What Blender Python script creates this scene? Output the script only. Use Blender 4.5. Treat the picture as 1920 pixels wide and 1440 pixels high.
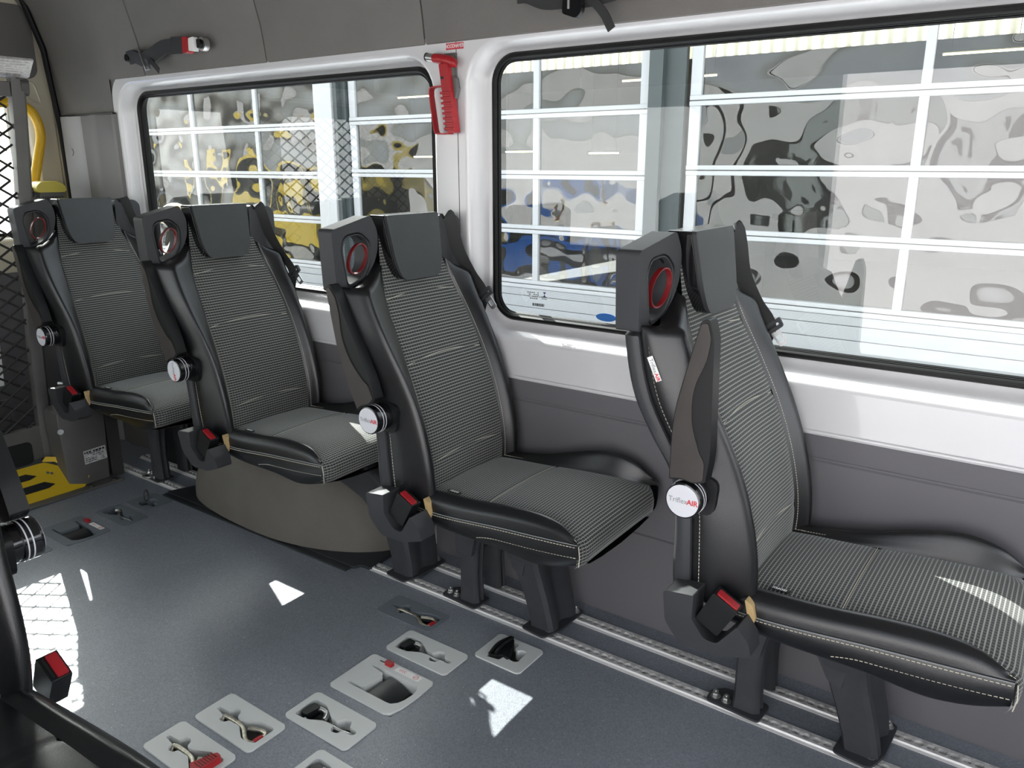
import bpy, bmesh, math, random
from mathutils import Vector, Matrix
random.seed(7)
for o in list(bpy.data.objects): bpy.data.objects.remove(o)
SC = bpy.context.scene
COL = SC.collection
PI = math.pi

# ------------------------------------------------------------------ camera
F_PX, W_PX = 1488.0, 1920.0
PITCH = math.radians(15.548); YAW = math.radians(35.574); CAM_H = 1.35
cd = bpy.data.cameras.new('camera'); cam = bpy.data.objects.new('camera', cd); COL.objects.link(cam)
cd.sensor_fit = 'HORIZONTAL'; cd.sensor_width = 36; cd.lens = F_PX / W_PX * 36
cd.clip_start = .02; cd.clip_end = 300
cam.location = (0, 0, CAM_H); cam.rotation_euler = (PI/2 - PITCH, 0, YAW)
SC.camera = cam

# ------------------------------------------------------------------ world, sun, exposure
SUN_D = Vector((1.36, -.580, -1.0)).normalized()          # the way the sunlight travels
w = bpy.data.worlds.new('sky'); SC.world = w; w.use_nodes = True
nt = w.node_tree; nt.nodes.clear()
sky = nt.nodes.new('ShaderNodeTexSky'); sky.sky_type = 'NISHITA'; sky.sun_disc = False
sky.sun_elevation = math.asin(-SUN_D.z); sky.sun_rotation = math.atan2(-SUN_D.x, -SUN_D.y)
sky.dust_density = 3.0; sky.ozone_density = 1.0
hs = nt.nodes.new('ShaderNodeHueSaturation'); hs.inputs['Saturation'].default_value = .22
bgn = nt.nodes.new('ShaderNodeBackground'); bgn.inputs['Strength'].default_value = .34
wo = nt.nodes.new('ShaderNodeOutputWorld')
nt.links.new(sky.outputs[0], hs.inputs['Color']); nt.links.new(hs.outputs[0], bgn.inputs[0]); nt.links.new(bgn.outputs[0], wo.inputs[0])
sd = bpy.data.lights.new('sun', 'SUN'); so = bpy.data.objects.new('sun', sd); COL.objects.link(so)
sd.energy = 11.0; sd.angle = math.radians(.35); sd.color = (1.0, .97, .93)
so.rotation_euler = SUN_D.to_track_quat('-Z', 'Y').to_euler(); so.location = (-20, 12, 14)
vs = SC.view_settings
vs.view_transform = 'Standard'; vs.look = 'None'; vs.gamma = 1.0; vs.use_curve_mapping = False
vs.exposure = 1.36

# ------------------------------------------------------------------ materials
MATS = {}
def mat(name, col, rough=.5, metal=0, spec=.5, coat=0, coat_r=.1, bump=None, var=None, emit=None):
    """bump=(kind, scale, strength, distance); var=(scale, amount) slow colour variation"""
    m = bpy.data.materials.new(name); m.use_nodes = True; n = m.node_tree.nodes; l = m.node_tree.links
    b = n['Principled BSDF']; b.inputs['Base Color'].default_value = (*col, 1); b.inputs['Roughness'].default_value = rough
    b.inputs['Metallic'].default_value = metal; b.inputs['Specular IOR Level'].default_value = spec
    b.inputs['Coat Weight'].default_value = coat; b.inputs['Coat Roughness'].default_value = coat_r
    tc = n.new('ShaderNodeTexCoord')
    if var:
        t = n.new('ShaderNodeTexNoise'); t.inputs['Scale'].default_value = var[0]; t.inputs['Detail'].default_value = 5
        l.new(tc.outputs['Object'], t.inputs['Vector'])
        r = n.new('ShaderNodeMapRange'); r.inputs[1].default_value = .3; r.inputs[2].default_value = .7
        r.inputs[3].default_value = 1 - var[1]; r.inputs[4].default_value = 1 + var[1]
        l.new(t.outputs['Fac'], r.inputs[0])
        v = n.new('ShaderNodeVectorMath'); v.operation = 'SCALE'; v.inputs[0].default_value = col
        l.new(r.outputs[0], v.inputs['Scale']); l.new(v.outputs[0], b.inputs['Base Color'])
    if bump:
        if bump[0] == 'noise':
            t = n.new('ShaderNodeTexNoise'); t.inputs['Scale'].default_value = bump[1]; t.inputs['Detail'].default_value = 4; o = t.outputs['Fac']
        else:
            t = n.new('ShaderNodeTexVoronoi'); t.inputs['Scale'].default_value = bump[1]; o = t.outputs['Distance']
        l.new(tc.outputs['Object'], t.inputs['Vector'])
        bp = n.new('ShaderNodeBump'); bp.inputs['Strength'].default_value = bump[2]; bp.inputs['Distance'].default_value = bump[3]
        l.new(o, bp.inputs['Height']); l.new(bp.outputs[0], b.inputs['Normal'])
    if emit:
        b.inputs['Emission Color'].default_value = (*emit[0], 1); b.inputs['Emission Strength'].default_value = emit[1]
    MATS[name] = m
    return m

mat('white_paint', (.72, .71, .715), .28, coat=.6, coat_r=.06, bump=('noise', 3, .05, .01))
mat('cream_paint', (.66, .61, .48), .25, coat=.6, coat_r=.06)
mat('grey_panel', (.145, .139, .147), .6, bump=('noise', 500, .15, .001))
mat('headliner', (.215, .203, .190), .95, spec=.1, bump=('noise', 260, .6, .002), var=(9, .03))
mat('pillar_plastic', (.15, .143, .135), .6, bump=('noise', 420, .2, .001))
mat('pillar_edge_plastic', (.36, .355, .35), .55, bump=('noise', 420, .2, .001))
mat('rubber', (.007, .007, .007), .45, spec=.22)
mat('black_gloss', (.008, .008, .009), .12, coat=.5)
mat('black_plastic', (.009, .0095, .010), .40, spec=.32, bump=('noise', 700, .1, .0005))
mat('shell_plastic', (.042, .043, .046), .46, spec=.35, bump=('noise', 600, .12, .0005))
mat('headrest_plastic', (.040, .043, .043), .36, spec=.4, bump=('noise', 30, .03, .002), var=(18, .08))
mat('arm_reflection', (.046, .039, .035), .38, spec=.4, bump=('noise', 500, .08, .0005), var=(14, .12))  # brown tint paints the light that the black arm reflects
mat('cast_black', (.040, .041, .045), .55, spec=.4, bump=('noise', 160, .25, .001), var=(20, .12))
mat('leather', (.0060, .0062, .0070), .34, spec=.68, bump=('voronoi', 520, .16, .0008))
mat('red_plastic', (.40, .014, .020), .38)
mat('dark_red', (.16, .008, .010), .3)
mat('stitch', (.62, .58, .46), .8)
mat('piping', (.30, .32, .32), .5)
mat('webbing', (.030, .030, .030), .75, bump=('noise', 900, .3, .0006))
mat('tongue_metal', (.68, .68, .68), .3, metal=1)
mat('zinc', (.52, .52, .51), .34, metal=1, var=(60, .2), bump=('noise', 150, .15, .001))
mat('zinc_yellow', (.56, .53, .44), .38, metal=1, var=(90, .25), bump=('noise', 180, .25, .001))
mat('aluminium', (.74, .725, .70), .45, metal=.45, var=(70, .28), bump=('noise', 240, .3, .001))
mat('aluminium_bright', (.88, .87, .85), .38, metal=.35)
mat('groove_metal', (.34, .33, .32), .5, metal=.6, var=(80, .5))
mat('disc_white', (.66, .66, .69), .35)
mat('disc_grey', (.30, .30, .31), .5)
mat('disc_red', (.62, .05, .06), .5)
mat('label_white', (.90, .89, .87), .6)
mat('label_red', (.58, .04, .06), .6)
mat('label_black', (.01, .01, .01), .5)
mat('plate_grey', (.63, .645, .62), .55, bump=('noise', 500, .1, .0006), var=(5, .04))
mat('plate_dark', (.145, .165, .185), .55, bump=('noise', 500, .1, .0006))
mat('pocket_dark', (.055, .057, .056), .6)
mat('arch_carpet', (.165, .152, .130), .95, spec=.15, bump=('noise', 600, .7, .002), var=(7, .06))
mat('tray_black', (.022, .026, .029), .5, bump=('noise', 300, .2, .001))
mat('steel_frame', (.145, .138, .128), .5, metal=.35, var=(6, .12))
mat('steel_dark', (.075, .071, .066), .5, metal=.4, var=(8, .15))
mat('mesh_wire', (.055, .053, .05), .45, metal=.5)
mat('yellow_powder', (.66, .44, .02), .42, bump=('noise', 300, .1, .0006))
mat('yellow_cap', (.70, .58, .10), .5)
mat('handrail_yellow', (.80, .47, .015), .35)
mat('grip_black', (.014, .014, .014), .95, bump=('noise', 500, .6, .002))
mat('foam_tan', (.50, .35, .16), .9)
mat('door_white', (.47, .475, .48), .4)
mat('door_sandwich', (.37, .38, .385), .45, bump=('noise', 200, .1, .001))
mat('column_grey', (.055, .066, .066), .5, bump=('noise', 12, .1, .01))
mat('hall_wall', (.22, .21, .20), .8)
mat('hall_floor', (.18, .17, .16), .6)
mat('pale_yard', (.42, .43, .45), .9, bump=('noise', 60, .5, .01), var=(3, .15))
mat('bounce_wall', (.60, .585, .585), .8, var=(.6, .1))
mat('tube_lamp', (1, .9, .6), .5, emit=((1, .80, .45), 6))
mat('van_white', (.80, .80, .80), .2, coat=.7)
mat('van_yellow', (.75, .55, .03), .25, coat=.7)
mat('car_blue', (.03, .14, .50), .2, coat=.7)
mat('car_dark', (.03, .035, .04), .2, coat=.7)
mat('car_glass', (.015, .018, .02), .05)
mat('tyre', (.015, .015, .015), .8)
mat('sticker_blue', (.03, .16, .50), .4)
mat('print_purple', (.10, .06, .22), .6)
mat('hair_blond', (.62, .50, .32), .7, bump=('noise', 120, .6, .004))
mat('skin', (.55, .34, .26), .55)
mat('cloth_light', (.62, .60, .56), .9)
mat('cloth_navy', (.02, .025, .04), .9)
mat('bark', (.10, .07, .05), .9)
mat('foliage', (.07, .12, .04), .8)

def glass(name, tint, ior, base):
    m = bpy.data.materials.new(name); m.use_nodes = True; n = m.node_tree.nodes; l = m.node_tree.links; n.clear()
    t = n.new('ShaderNodeBsdfTransparent'); t.inputs[0].default_value = (*tint, 1)
    g = n.new('ShaderNodeBsdfGlossy'); g.inputs['Roughness'].default_value = 0.0; g.inputs[0].default_value = (1, 1, 1, 1)
    geo = n.new('ShaderNodeNewGeometry'); dp = n.new('ShaderNodeVectorMath'); dp.operation = 'DOT_PRODUCT'
    l.new(geo.outputs['Normal'], dp.inputs[0]); l.new(geo.outputs['Incoming'], dp.inputs[1])
    def mth(op, x, y=None):
        k = n.new('ShaderNodeMath'); k.operation = op; k.use_clamp = op in ('SUBTRACT', 'ADD')
        for i, v in enumerate((x, y)):
            if v is None: continue
            if isinstance(v, (int, float)): k.inputs[i].default_value = v
            else: l.new(v, k.inputs[i])
        return k.outputs[0]
    f0 = ((ior-1)/(ior+1))**2 * 2 + base                      # both faces of the pane reflect
    f = mth('ADD', f0, mth('MULTIPLY', 1-f0, mth('POWER', mth('SUBTRACT', 1.0, mth('ABSOLUTE', dp.outputs['Value'])), 5.0)))
    mx = n.new('ShaderNodeMixShader'); o = n.new('ShaderNodeOutputMaterial')
    l.new(f, mx.inputs[0]); l.new(t.outputs[0], mx.inputs[1]); l.new(g.outputs[0], mx.inputs[2]); l.new(mx.outputs[0], o.inputs[0])
    MATS[name] = m
    return m, n, l, g, f
glass('van_glass', (.74, .79, .78), 1.5, .0)
_m, _n, _l, _g, _f = glass('pane_glass', (.80, .84, .84), 1.56, .0)
_tc = _n.new('ShaderNodeTexCoord'); _t = _n.new('ShaderNodeTexNoise'); _t.inputs['Scale'].default_value = 1.9; _t.inputs['Detail'].default_value = 1.0
_b = _n.new('ShaderNodeBump'); _b.inputs['Strength'].default_value = 1.0; _b.inputs['Distance'].default_value = .075
_l.new(_tc.outputs['Object'], _t.inputs['Vector']); _l.new(_t.outputs['Fac'], _b.inputs['Height']); _l.new(_b.outputs[0], _g.inputs['Normal'])

def translucent(name, col):
    m = bpy.data.materials.new(name); m.use_nodes = True; n = m.node_tree.nodes; l = m.node_tree.links; n.clear()
    t = n.new('ShaderNodeBsdfTranslucent'); t.inputs[0].default_value = (*col, 1)
    d = n.new('ShaderNodeBsdfDiffuse'); d.inputs[0].default_value = (*col, 1)
    mx = n.new('ShaderNodeMixShader'); mx.inputs[0].default_value = .25; o = n.new('ShaderNodeOutputMaterial')
    l.new(t.outputs[0], mx.inputs[1]); l.new(d.outputs[0], mx.inputs[2]); l.new(mx.outputs[0], o.inputs[0]); MATS[name] = m
translucent('skylight_sheet', (.60, .54, .41))

def math_node(n, l, op, a, b=None, c=None):
    x = n.new('ShaderNodeMath'); x.operation = op
    for i, v in enumerate((a, b, c)):
        if v is None: continue
        if isinstance(v, (int, float)): x.inputs[i].default_value = v
        else: l.new(v, x.inputs[i])
    return x.outputs[0]
def fabric():
    m = mat('fabric', (.06, .06, .06), .85, spec=.25); n = m.node_tree.nodes; l = m.node_tree.links; b = n['Principled BSDF']
    b.inputs['Sheen Weight'].default_value = .6; b.inputs['Sheen Roughness'].default_value = .35; b.inputs['Sheen Tint'].default_value = (.9, .92, .9, 1)
    uv = n.new('ShaderNodeUVMap'); sp = n.new('ShaderNodeSeparateXYZ'); l.new(uv.outputs[0], sp.inputs[0])
    M = lambda *a: math_node(n, l, *a)
    u, v = sp.outputs[0], sp.outputs[1]                      # metres across, metres along
    fv = M('FRACT', M('DIVIDE', v, .0088)); fu = M('FRACT', M('DIVIDE', u, .0050)); fw = M('FRACT', M('DIVIDE', u, .0100))
    dot = M('MULTIPLY', M('LESS_THAN', fv, .30), M('LESS_THAN', fu, .58))
    band = M('GREATER_THAN', fv, .36)
    sq = M('MULTIPLY', band, M('LESS_THAN', fw, .55))
    c1 = n.new('ShaderNodeMix'); c1.data_type = 'RGBA'; c1.inputs[6].default_value = (.088, .091, .088, 1); c1.inputs[7].default_value = (.028, .030, .031, 1); l.new(sq, c1.inputs[0])
    c2 = n.new('ShaderNodeMix'); c2.data_type = 'RGBA'; c2.inputs[7].default_value = (.44, .435, .38, 1); l.new(c1.outputs[2], c2.inputs[6]); l.new(dot, c2.inputs[0])
    l.new(c2.outputs[2], b.inputs['Base Color'])
    bp = n.new('ShaderNodeBump'); bp.inputs['Strength'].default_value = .4; bp.inputs['Distance'].default_value = .001
    l.new(M('MULTIPLY_ADD', dot, 1.0, M('MULTIPLY', sq, -.5)), bp.inputs['Height']); l.new(bp.outputs[0], b.inputs['Normal'])
fabric()
def vinyl():
    m = mat('floor_vinyl', (.075, .085, .095), .42, spec=.45); n = m.node_tree.nodes; l = m.node_tree.links; b = n['Principled BSDF']
    tc = n.new('ShaderNodeTexCoord'); M = lambda *a: math_node(n, l, *a)
    v1 = n.new('ShaderNodeTexVoronoi'); v1.inputs['Scale'].default_value = 95; l.new(tc.outputs['Object'], v1.inputs['Vector'])
    v2 = n.new('ShaderNodeTexVoronoi'); v2.inputs['Scale'].default_value = 330; l.new(tc.outputs['Object'], v2.inputs['Vector'])
    sp = n.new('ShaderNodeSeparateColor'); l.new(v1.outputs['Color'], sp.inputs[0])
    big = M('MULTIPLY', M('LESS_THAN', v1.outputs['Distance'], .13), M('GREATER_THAN', sp.outputs[0], .90))
    sp2 = n.new('ShaderNodeSeparateColor'); l.new(v2.outputs['Color'], sp2.inputs[0])
    fine = M('MULTIPLY', sp2.outputs[1], .35)
    ns = n.new('ShaderNodeTexNoise'); ns.inputs['Scale'].default_value = 4; ns.inputs['Detail'].default_value = 6; l.new(tc.outputs['Object'], ns.inputs['Vector'])
    k = M('ADD', M('ADD', .70, fine), M('MULTIPLY', ns.outputs['Fac'], .25))
    vm = n.new('ShaderNodeVectorMath'); vm.operation = 'SCALE'; vm.inputs[0].default_value = (.215, .232, .26); l.new(k, vm.inputs['Scale'])
    mx = n.new('ShaderNodeMix'); mx.data_type = 'RGBA'; mx.inputs[7].default_value = (.55, .56, .57, 1); l.new(big, mx.inputs[0]); l.new(vm.outputs[0], mx.inputs[6])
    l.new(mx.outputs[2], b.inputs['Base Color'])
    l.new(M('ADD', .34, M('MULTIPLY', sp2.outputs[0], .2)), b.inputs['Roughness'])
    bp = n.new('ShaderNodeBump'); bp.inputs['Strength'].default_value = .25; bp.inputs['Distance'].default_value = .0012
    l.new(v2.outputs['Distance'], bp.inputs['Height']); l.new(bp.outputs[0], b.inputs['Normal'])
vinyl()

# ------------------------------------------------------------------ mesh helpers
class MB:
    def __init__(s): s.v = []; s.f = []; s.uv = {}
    def add(s, vs, fs):
        b = len(s.v); s.v += [tuple(p) for p in vs]; s.f += [tuple(b + i for i in f) for f in fs]; return b
    def box(s, x0, x1, y0, y1, z0, z1):
        s.add([(x0,y0,z0),(x1,y0,z0),(x1,y1,z0),(x0,y1,z0),(x0,y0,z1),(x1,y0,z1),(x1,y1,z1),(x0,y1,z1)],
              [(0,3,2,1),(4,5,6,7),(0,1,5,4),(1,2,6,5),(2,3,7,6),(3,0,4,7)])
    def loft(s, rings, close=True, cap=True):
        n = len(rings[0]); b = len(s.v)
        for r in rings: s.v += [tuple(p) for p in r]
        for i in range(len(rings) - 1):
            for j in range(n if close else n - 1):
                k = (j + 1) % n
                s.f.append((b+i*n+j, b+i*n+k, b+(i+1)*n+k, b+(i+1)*n+j))
        if cap and close:
            s.f.append(tuple(b + j for j in reversed(range(n)))); e = b + (len(rings)-1)*n
            s.f.append(tuple(e + j for j in range(n)))
    def grid(s, rows): s.loft(rows, close=False, cap=False)
    def tube(s, path, r, n=8, cap=True, closed=False, flat=None):
        P = [Vector(p) for p in path]; m = len(P); rings = []; up = None
        for i in range(m):
            if closed: t = (P[(i+1) % m] - P[i-1])
            else: t = P[min(i+1, m-1)] - P[max(i-1, 0)]
            t.normalize()
            if up is None:
                up = Vector((0,0,1)) if abs(t.z) < .9 else Vector((1,0,0))
            a = (up - t*up.dot(t)); a.normalize(); bb = t.cross(a); up = a
            rr = r[i] if isinstance(r, (list, tuple)) else r
            rings.append([P[i] + a*(rr*math.cos(2*PI*k/n)) + bb*(rr*math.sin(2*PI*k/n)) for k in range(n)])
        if closed: rings.append(rings[0]); cap = False
        s.loft(rings, True, cap)
    def cyl(s, c, axis, r, h, n=24, r2=None):
        """from c along axis (unit vector) by h"""
        c = Vector(c); t = Vector(axis).normalized(); u = Vector((0,0,1)) if abs(t.z) < .9 else Vector((1,0,0))
        a = (u - t*u.dot(t)).normalized(); b = t.cross(a); r2 = r if r2 is None else r2
        s.loft([[c + t*d + a*(q*math.cos(2*PI*k/n)) + b*(q*math.sin(2*PI*k/n)) for k in range(n)] for d, q in ((0, r), (h, r2))])
    def ribbon(s, path, wdir, width, th):
        P = [Vector(p) for p in path]; rings = []
        for i, p in enumerate(P):
            t = (P[min(i+1, len(P)-1)] - P[max(i-1, 0)]).normalized()
            wv = Vector(wdir[i] if isinstance(wdir[0], (list, tuple)) else wdir); wv = (wv - t*wv.dot(t)).normalized(); nn = t.cross(wv)
            rings.append([p - wv*width/2 - nn*th/2, p + wv*width/2 - nn*th/2, p + wv*width/2 + nn*th/2, p - wv*width/2 + nn*th/2])
        s.loft(rings)
    def mesh(s, name, smooth=35):
        me = bpy.data.meshes.new(name); me.from_pydata(s.v, [], s.f); me.validate(); me.update()
        if s.uv:
            ul = me.uv_layers.new(name='UVMap')
            for lp in me.loops: ul.data[lp.index].uv = s.uv.get(lp.vertex_index, (0, 0))
        bm = bmesh.new(); bm.from_mesh(me); bmesh.ops.recalc_face_normals(bm, faces=bm.faces); bm.to_mesh(me); bm.free()
        if smooth: me.shade_smooth(); me.set_sharp_from_angle(angle=math.radians(smooth))
        return me

def link(name, me, m, parent=None, kind=None):
    o = bpy.data.objects.new(name, me); COL.objects.link(o)
    if m: me.materials.clear(); me.materials.append(MATS[m] if isinstance(m, str) else m)
    if parent: o.parent = parent
    if kind: o['kind'] = kind
    return o
def part(name, mb, m, parent, smooth=35, bev=0, seg=2, ang=40):
    me = mb.mesh(name, smooth if not bev else 0)
    if bev: bevel_mesh(me, bev, seg, ang); weighted_normals(me)
    return link(name, me, m, parent)
def weighted_normals(me):
    acc = [Vector((0, 0, 0)) for _ in me.vertices]
    for p in me.polygons:
        q = p.normal * p.area
        for i in p.vertices: acc[i] += q
    me.shade_smooth(); me.normals_split_custom_set_from_vertices([a.normalized() if a.length > 1e-12 else Vector((0, 0, 1)) for a in acc])
def bevel_mesh(me, w, seg=2, ang=40):
    bm = bmesh.new(); bm.from_mesh(me)
    bmesh.ops.remove_doubles(bm, verts=bm.verts, dist=1e-6)
    es = [e for e in bm.edges if len(e.link_faces) == 2 and e.calc_face_angle(0) > math.radians(ang)]
    bmesh.ops.bevel(bm, geom=es, offset=w, segments=seg, profile=.5, affect='EDGES', clamp_overlap=True)
    bm.to_mesh(me); bm.free()
def tag(o, label, cat, group=None):
    o['label'] = label; o['category'] = cat
    if group: o['group'] = group
    return o
def thing(name, label, cat, loc=(0,0,0), rotz=0, group=None):
    o = bpy.data.objects.new(name, None); o.empty_display_size = .05; COL.objects.link(o); o.location = loc; o.rotation_euler = (0,0,rotz)
    return tag(o, label, cat, group)
def struct(name, mb, m, parent=None, smooth=35, bev=0):
    o = part(name, mb, m, parent, smooth, bev)
    if parent is None: o['kind'] = 'structure'
    return o
def rrect(x0, x1, z0, z1, r, n=8):
    """rounded rectangle, counter-clockwise list of (x, z)"""
    out = []
    for cx, cz, a0 in ((x1-r, z1-r, 0), (x0+r, z1-r, 90), (x0+r, z0+r, 180), (x1-r, z0+r, 270)):
        for i in range(n + 1):
            a = math.radians(a0 + 90*i/n); out.append((cx + r*math.cos(a), cz + r*math.sin(a)))
    return out
def round_poly(pts, r, n=4):
    out = []; m = len(pts)
    for i in range(m):
        p = Vector(pts[i]).to_2d(); a = Vector(pts[i-1]).to_2d(); b = Vector(pts[(i+1) % m]).to_2d()
        rr = r[i] if isinstance(r, (list, tuple)) else r
        d1 = (a-p); d2 = (b-p); q = min(rr, d1.length*.45, d2.length*.45)
        s = p + d1.normalized()*q; e = p + d2.normalized()*q
        for k in range(n + 1):
            t = k/n; out.append(tuple((1-t)**2*s + 2*t*(1-t)*p + t*t*e))
    return out
def plate_bm(outer, holes, to3, d0, d1):
    """2-D outline with holes extruded between depths d0 and d1; to3(a, b, d) -> xyz"""
    bm = bmesh.new(); loops = []
    for lp in [outer] + holes:
        vs = [bm.verts.new((p[0], p[1], 0)) for p in lp]
        es = [bm.edges.new((vs[i], vs[(i+1) % len(vs)])) for i in range(len(vs))]; loops.append(vs)
    bmesh.ops.triangle_fill(bm, edges=bm.edges[:], use_beauty=True, use_dissolve=False)
    mb = MB(); bm.verts.index_update()
    vv = [v.co.copy() for v in bm.verts]; n = len(vv)
    mb.v = [tuple(to3(v.x, v.y, d0)) for v in vv] + [tuple(to3(v.x, v.y, d1)) for v in vv]
    for f in bm.faces:
        ids = [v.index for v in f.verts]; mb.f.append(tuple(ids)); mb.f.append(tuple(n + i for i in reversed(ids)))
    for vs in loops:
        for i in range(len(vs)):
            a, b = vs[i].index, vs[(i+1) % len(vs)].index; mb.f.append((a, b, n+b, n+a))
    bm.free(); return mb
def sheet_bm(outer, holes, to3):
    bm = bmesh.new()
    for lp in [outer] + holes:
        vs = [bm.verts.new((p[0], p[1], 0)) for p in lp]
        for i in range(len(vs)): bm.edges.new((vs[i], vs[(i+1) % len(vs)]))
    bmesh.ops.triangle_fill(bm, edges=bm.edges[:], use_beauty=True, use_dissolve=False)
    bm.verts.index_update(); mb = MB(); mb.v = [tuple(to3(v.co.x, v.co.y)) for v in bm.verts]; mb.f = [tuple(v.index for v in f.verts) for f in bm.faces]; bm.free(); return mb
XZ = lambda a, b, d: (a, d, b)          # outline in x,z extruded along y
YZ = lambda a, b, d: (d, a, b)
XY = lambda a, b, d: (a, b, d)
def interp(tab, x):
    if x <= tab[0][0]: return tab[0][1]
    for (a, va), (b, vb) in zip(tab, tab[1:]):
        if x <= b:
            t = (x-a)/(b-a); return va + (vb-va)*t
    return tab[-1][1]
def smooth_tab(tab, n=60):
    """Catmull-Rom resample so lofted surfaces have no kinks"""
    out = []
    for i in range(len(tab) - 1):
        p0 = tab[max(i-1, 0)]; p1 = tab[i]; p2 = tab[i+1]; p3 = tab[min(i+2, len(tab)-1)]
        for k in range(8):
            t = k/8; x = p1[0] + (p2[0]-p1[0])*t
            m1 = (p2[1]-p0[1])/(p2[0]-p0[0])*(p2[0]-p1[0]); m2 = (p3[1]-p1[1])/(p3[0]-p1[0])*(p2[0]-p1[0])
            h = (2*t**3-3*t**2+1)*p1[1] + (t**3-2*t**2+t)*m1 + (-2*t**3+3*t**2)*p2[1] + (t**3-t**2)*m2
            out.append((x, h))
    return out + [tab[-1]]
def crom(pts, n=6):
    P = [Vector(p) for p in pts]; out = []
    for i in range(len(P) - 1):
        p0, p1, p2, p3 = P[max(i-1, 0)], P[i], P[i+1], P[min(i+2, len(P)-1)]
        for k in range(n):
            t = k/n; out.append(.5*((2*p1) + (-p0+p2)*t + (2*p0-5*p1+4*p2-p3)*t*t + (-p0+3*p1-3*p2+p3)*t**3))
    return out + [P[-1]]
def text_mesh(body, size, depth=.0004, bold=.0, align='CENTER'):
    c = bpy.data.curves.new('t', 'FONT'); c.body = body; c.size = size; c.align_x = align; c.align_y = 'CENTER'; c.extrude = depth; c.offset = bold; c.resolution_u = 3
    o = bpy.data.objects.new('t', c); COL.objects.link(o)
    dg = bpy.context.evaluated_depsgraph_get(); me = bpy.data.meshes.new_from_object(o.evaluated_get(dg))
    bpy.data.objects.remove(o); bpy.data.curves.remove(c); return me
def xform(me, M):
    me.transform(M); me.update()
    return me
def frame(o, ex, ey):
    """matrix whose local x is ex, local y is ey (text faces ex x ey) at o"""
    ex = Vector(ex).normalized(); ez = ex.cross(Vector(ey)).normalized(); ey = ez.cross(ex)
    return Matrix(((ex.x, ey.x, ez.x, o[0]), (ex.y, ey.y, ez.y, o[1]), (ex.z, ey.z, ez.z, o[2]), (0,0,0,1)))
def stitches(mb, path, r=.0009, dash=.0042, gap=.0024, off=None):
    """short cream thread dashes along a polyline"""
    P = [Vector(p) for p in path]; acc = 0; step = dash + gap
    L = [0]
    for a, b in zip(P, P[1:]): L.append(L[-1] + (b-a).length)
    def at(s):
        for i in range(len(P)-1):
            if s <= L[i+1] or i == len(P)-2:
                q = (s-L[i])/max(L[i+1]-L[i], 1e-9); return P[i].lerp(P[i+1], min(max(q, 0), 1))
    s = 0
    while s + dash < L[-1]:
        mb.tube([at(s), at(s+dash)], r, 4); s += step

# ================================================================== THE VAN: floor, walls, ceiling
WALL_Y = 1.955; NEAR_Y = -.06; REAR_X = -4.06; FRONT_X = 1.75; ROOF_Z = 2.16
PLATES = [  # kind, x0, x1, y0, y1, colour
    ('grip', -1.235, -1.078, 1.537, 1.668, 'g'), ('hook_b', -1.465, -1.239, 1.415, 1.526, 'g'), ('big', -1.468, -1.240, 1.206, 1.377, 'g'),
    ('hook_b', -1.468, -1.245, 1.056, 1.170, 'g'), ('hook_a', -1.648, -1.425, .919, 1.034, 'g'), ('hook_a_cap', -1.655, -1.435, .785, .897, 'g'),
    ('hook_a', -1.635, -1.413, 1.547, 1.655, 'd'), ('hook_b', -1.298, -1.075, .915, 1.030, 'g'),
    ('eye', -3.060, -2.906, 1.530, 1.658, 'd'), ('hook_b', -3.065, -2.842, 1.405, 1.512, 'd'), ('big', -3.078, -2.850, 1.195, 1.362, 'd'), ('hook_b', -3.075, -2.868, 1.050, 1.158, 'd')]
def build_floor():
    rects = [(p[1]+.004, p[2]-.004, p[3]+.004, p[4]-.004) for p in PLATES]
    xs = sorted({REAR_X, FRONT_X} | {r[0] for r in rects} | {r[1] for r in rects}); ys = sorted({NEAR_Y, 2.0} | {r[2] for r in rects} | {r[3] for r in rects})
    mb = MB(); ids = {}
    def vid(x, y):
        if (x, y) not in ids: ids[(x, y)] = len(mb.v); mb.v.append((x, y, 0))
        return ids[(x, y)]
    for a, b in zip(xs, xs[1:]):
        for c, d in zip(ys, ys[1:]):
            mx, my = (a+b)/2, (c+d)/2
            if any(r[0] < mx < r[1] and r[2] < my < r[3] for r in rects): continue
            mb.f.append((vid(a, c), vid(b, c), vid(b, d), vid(a, d)))
    o = struct('floor', mb, 'floor_vinyl', smooth=0); o['label'] = 'dark grey speckled vinyl van floor'
    mb = MB(); mb.box(REAR_X, FRONT_X, NEAR_Y, 2.0, -.10, -.07); u = part('underfloor', mb, 'tray_black', o)
build_floor()

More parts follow.
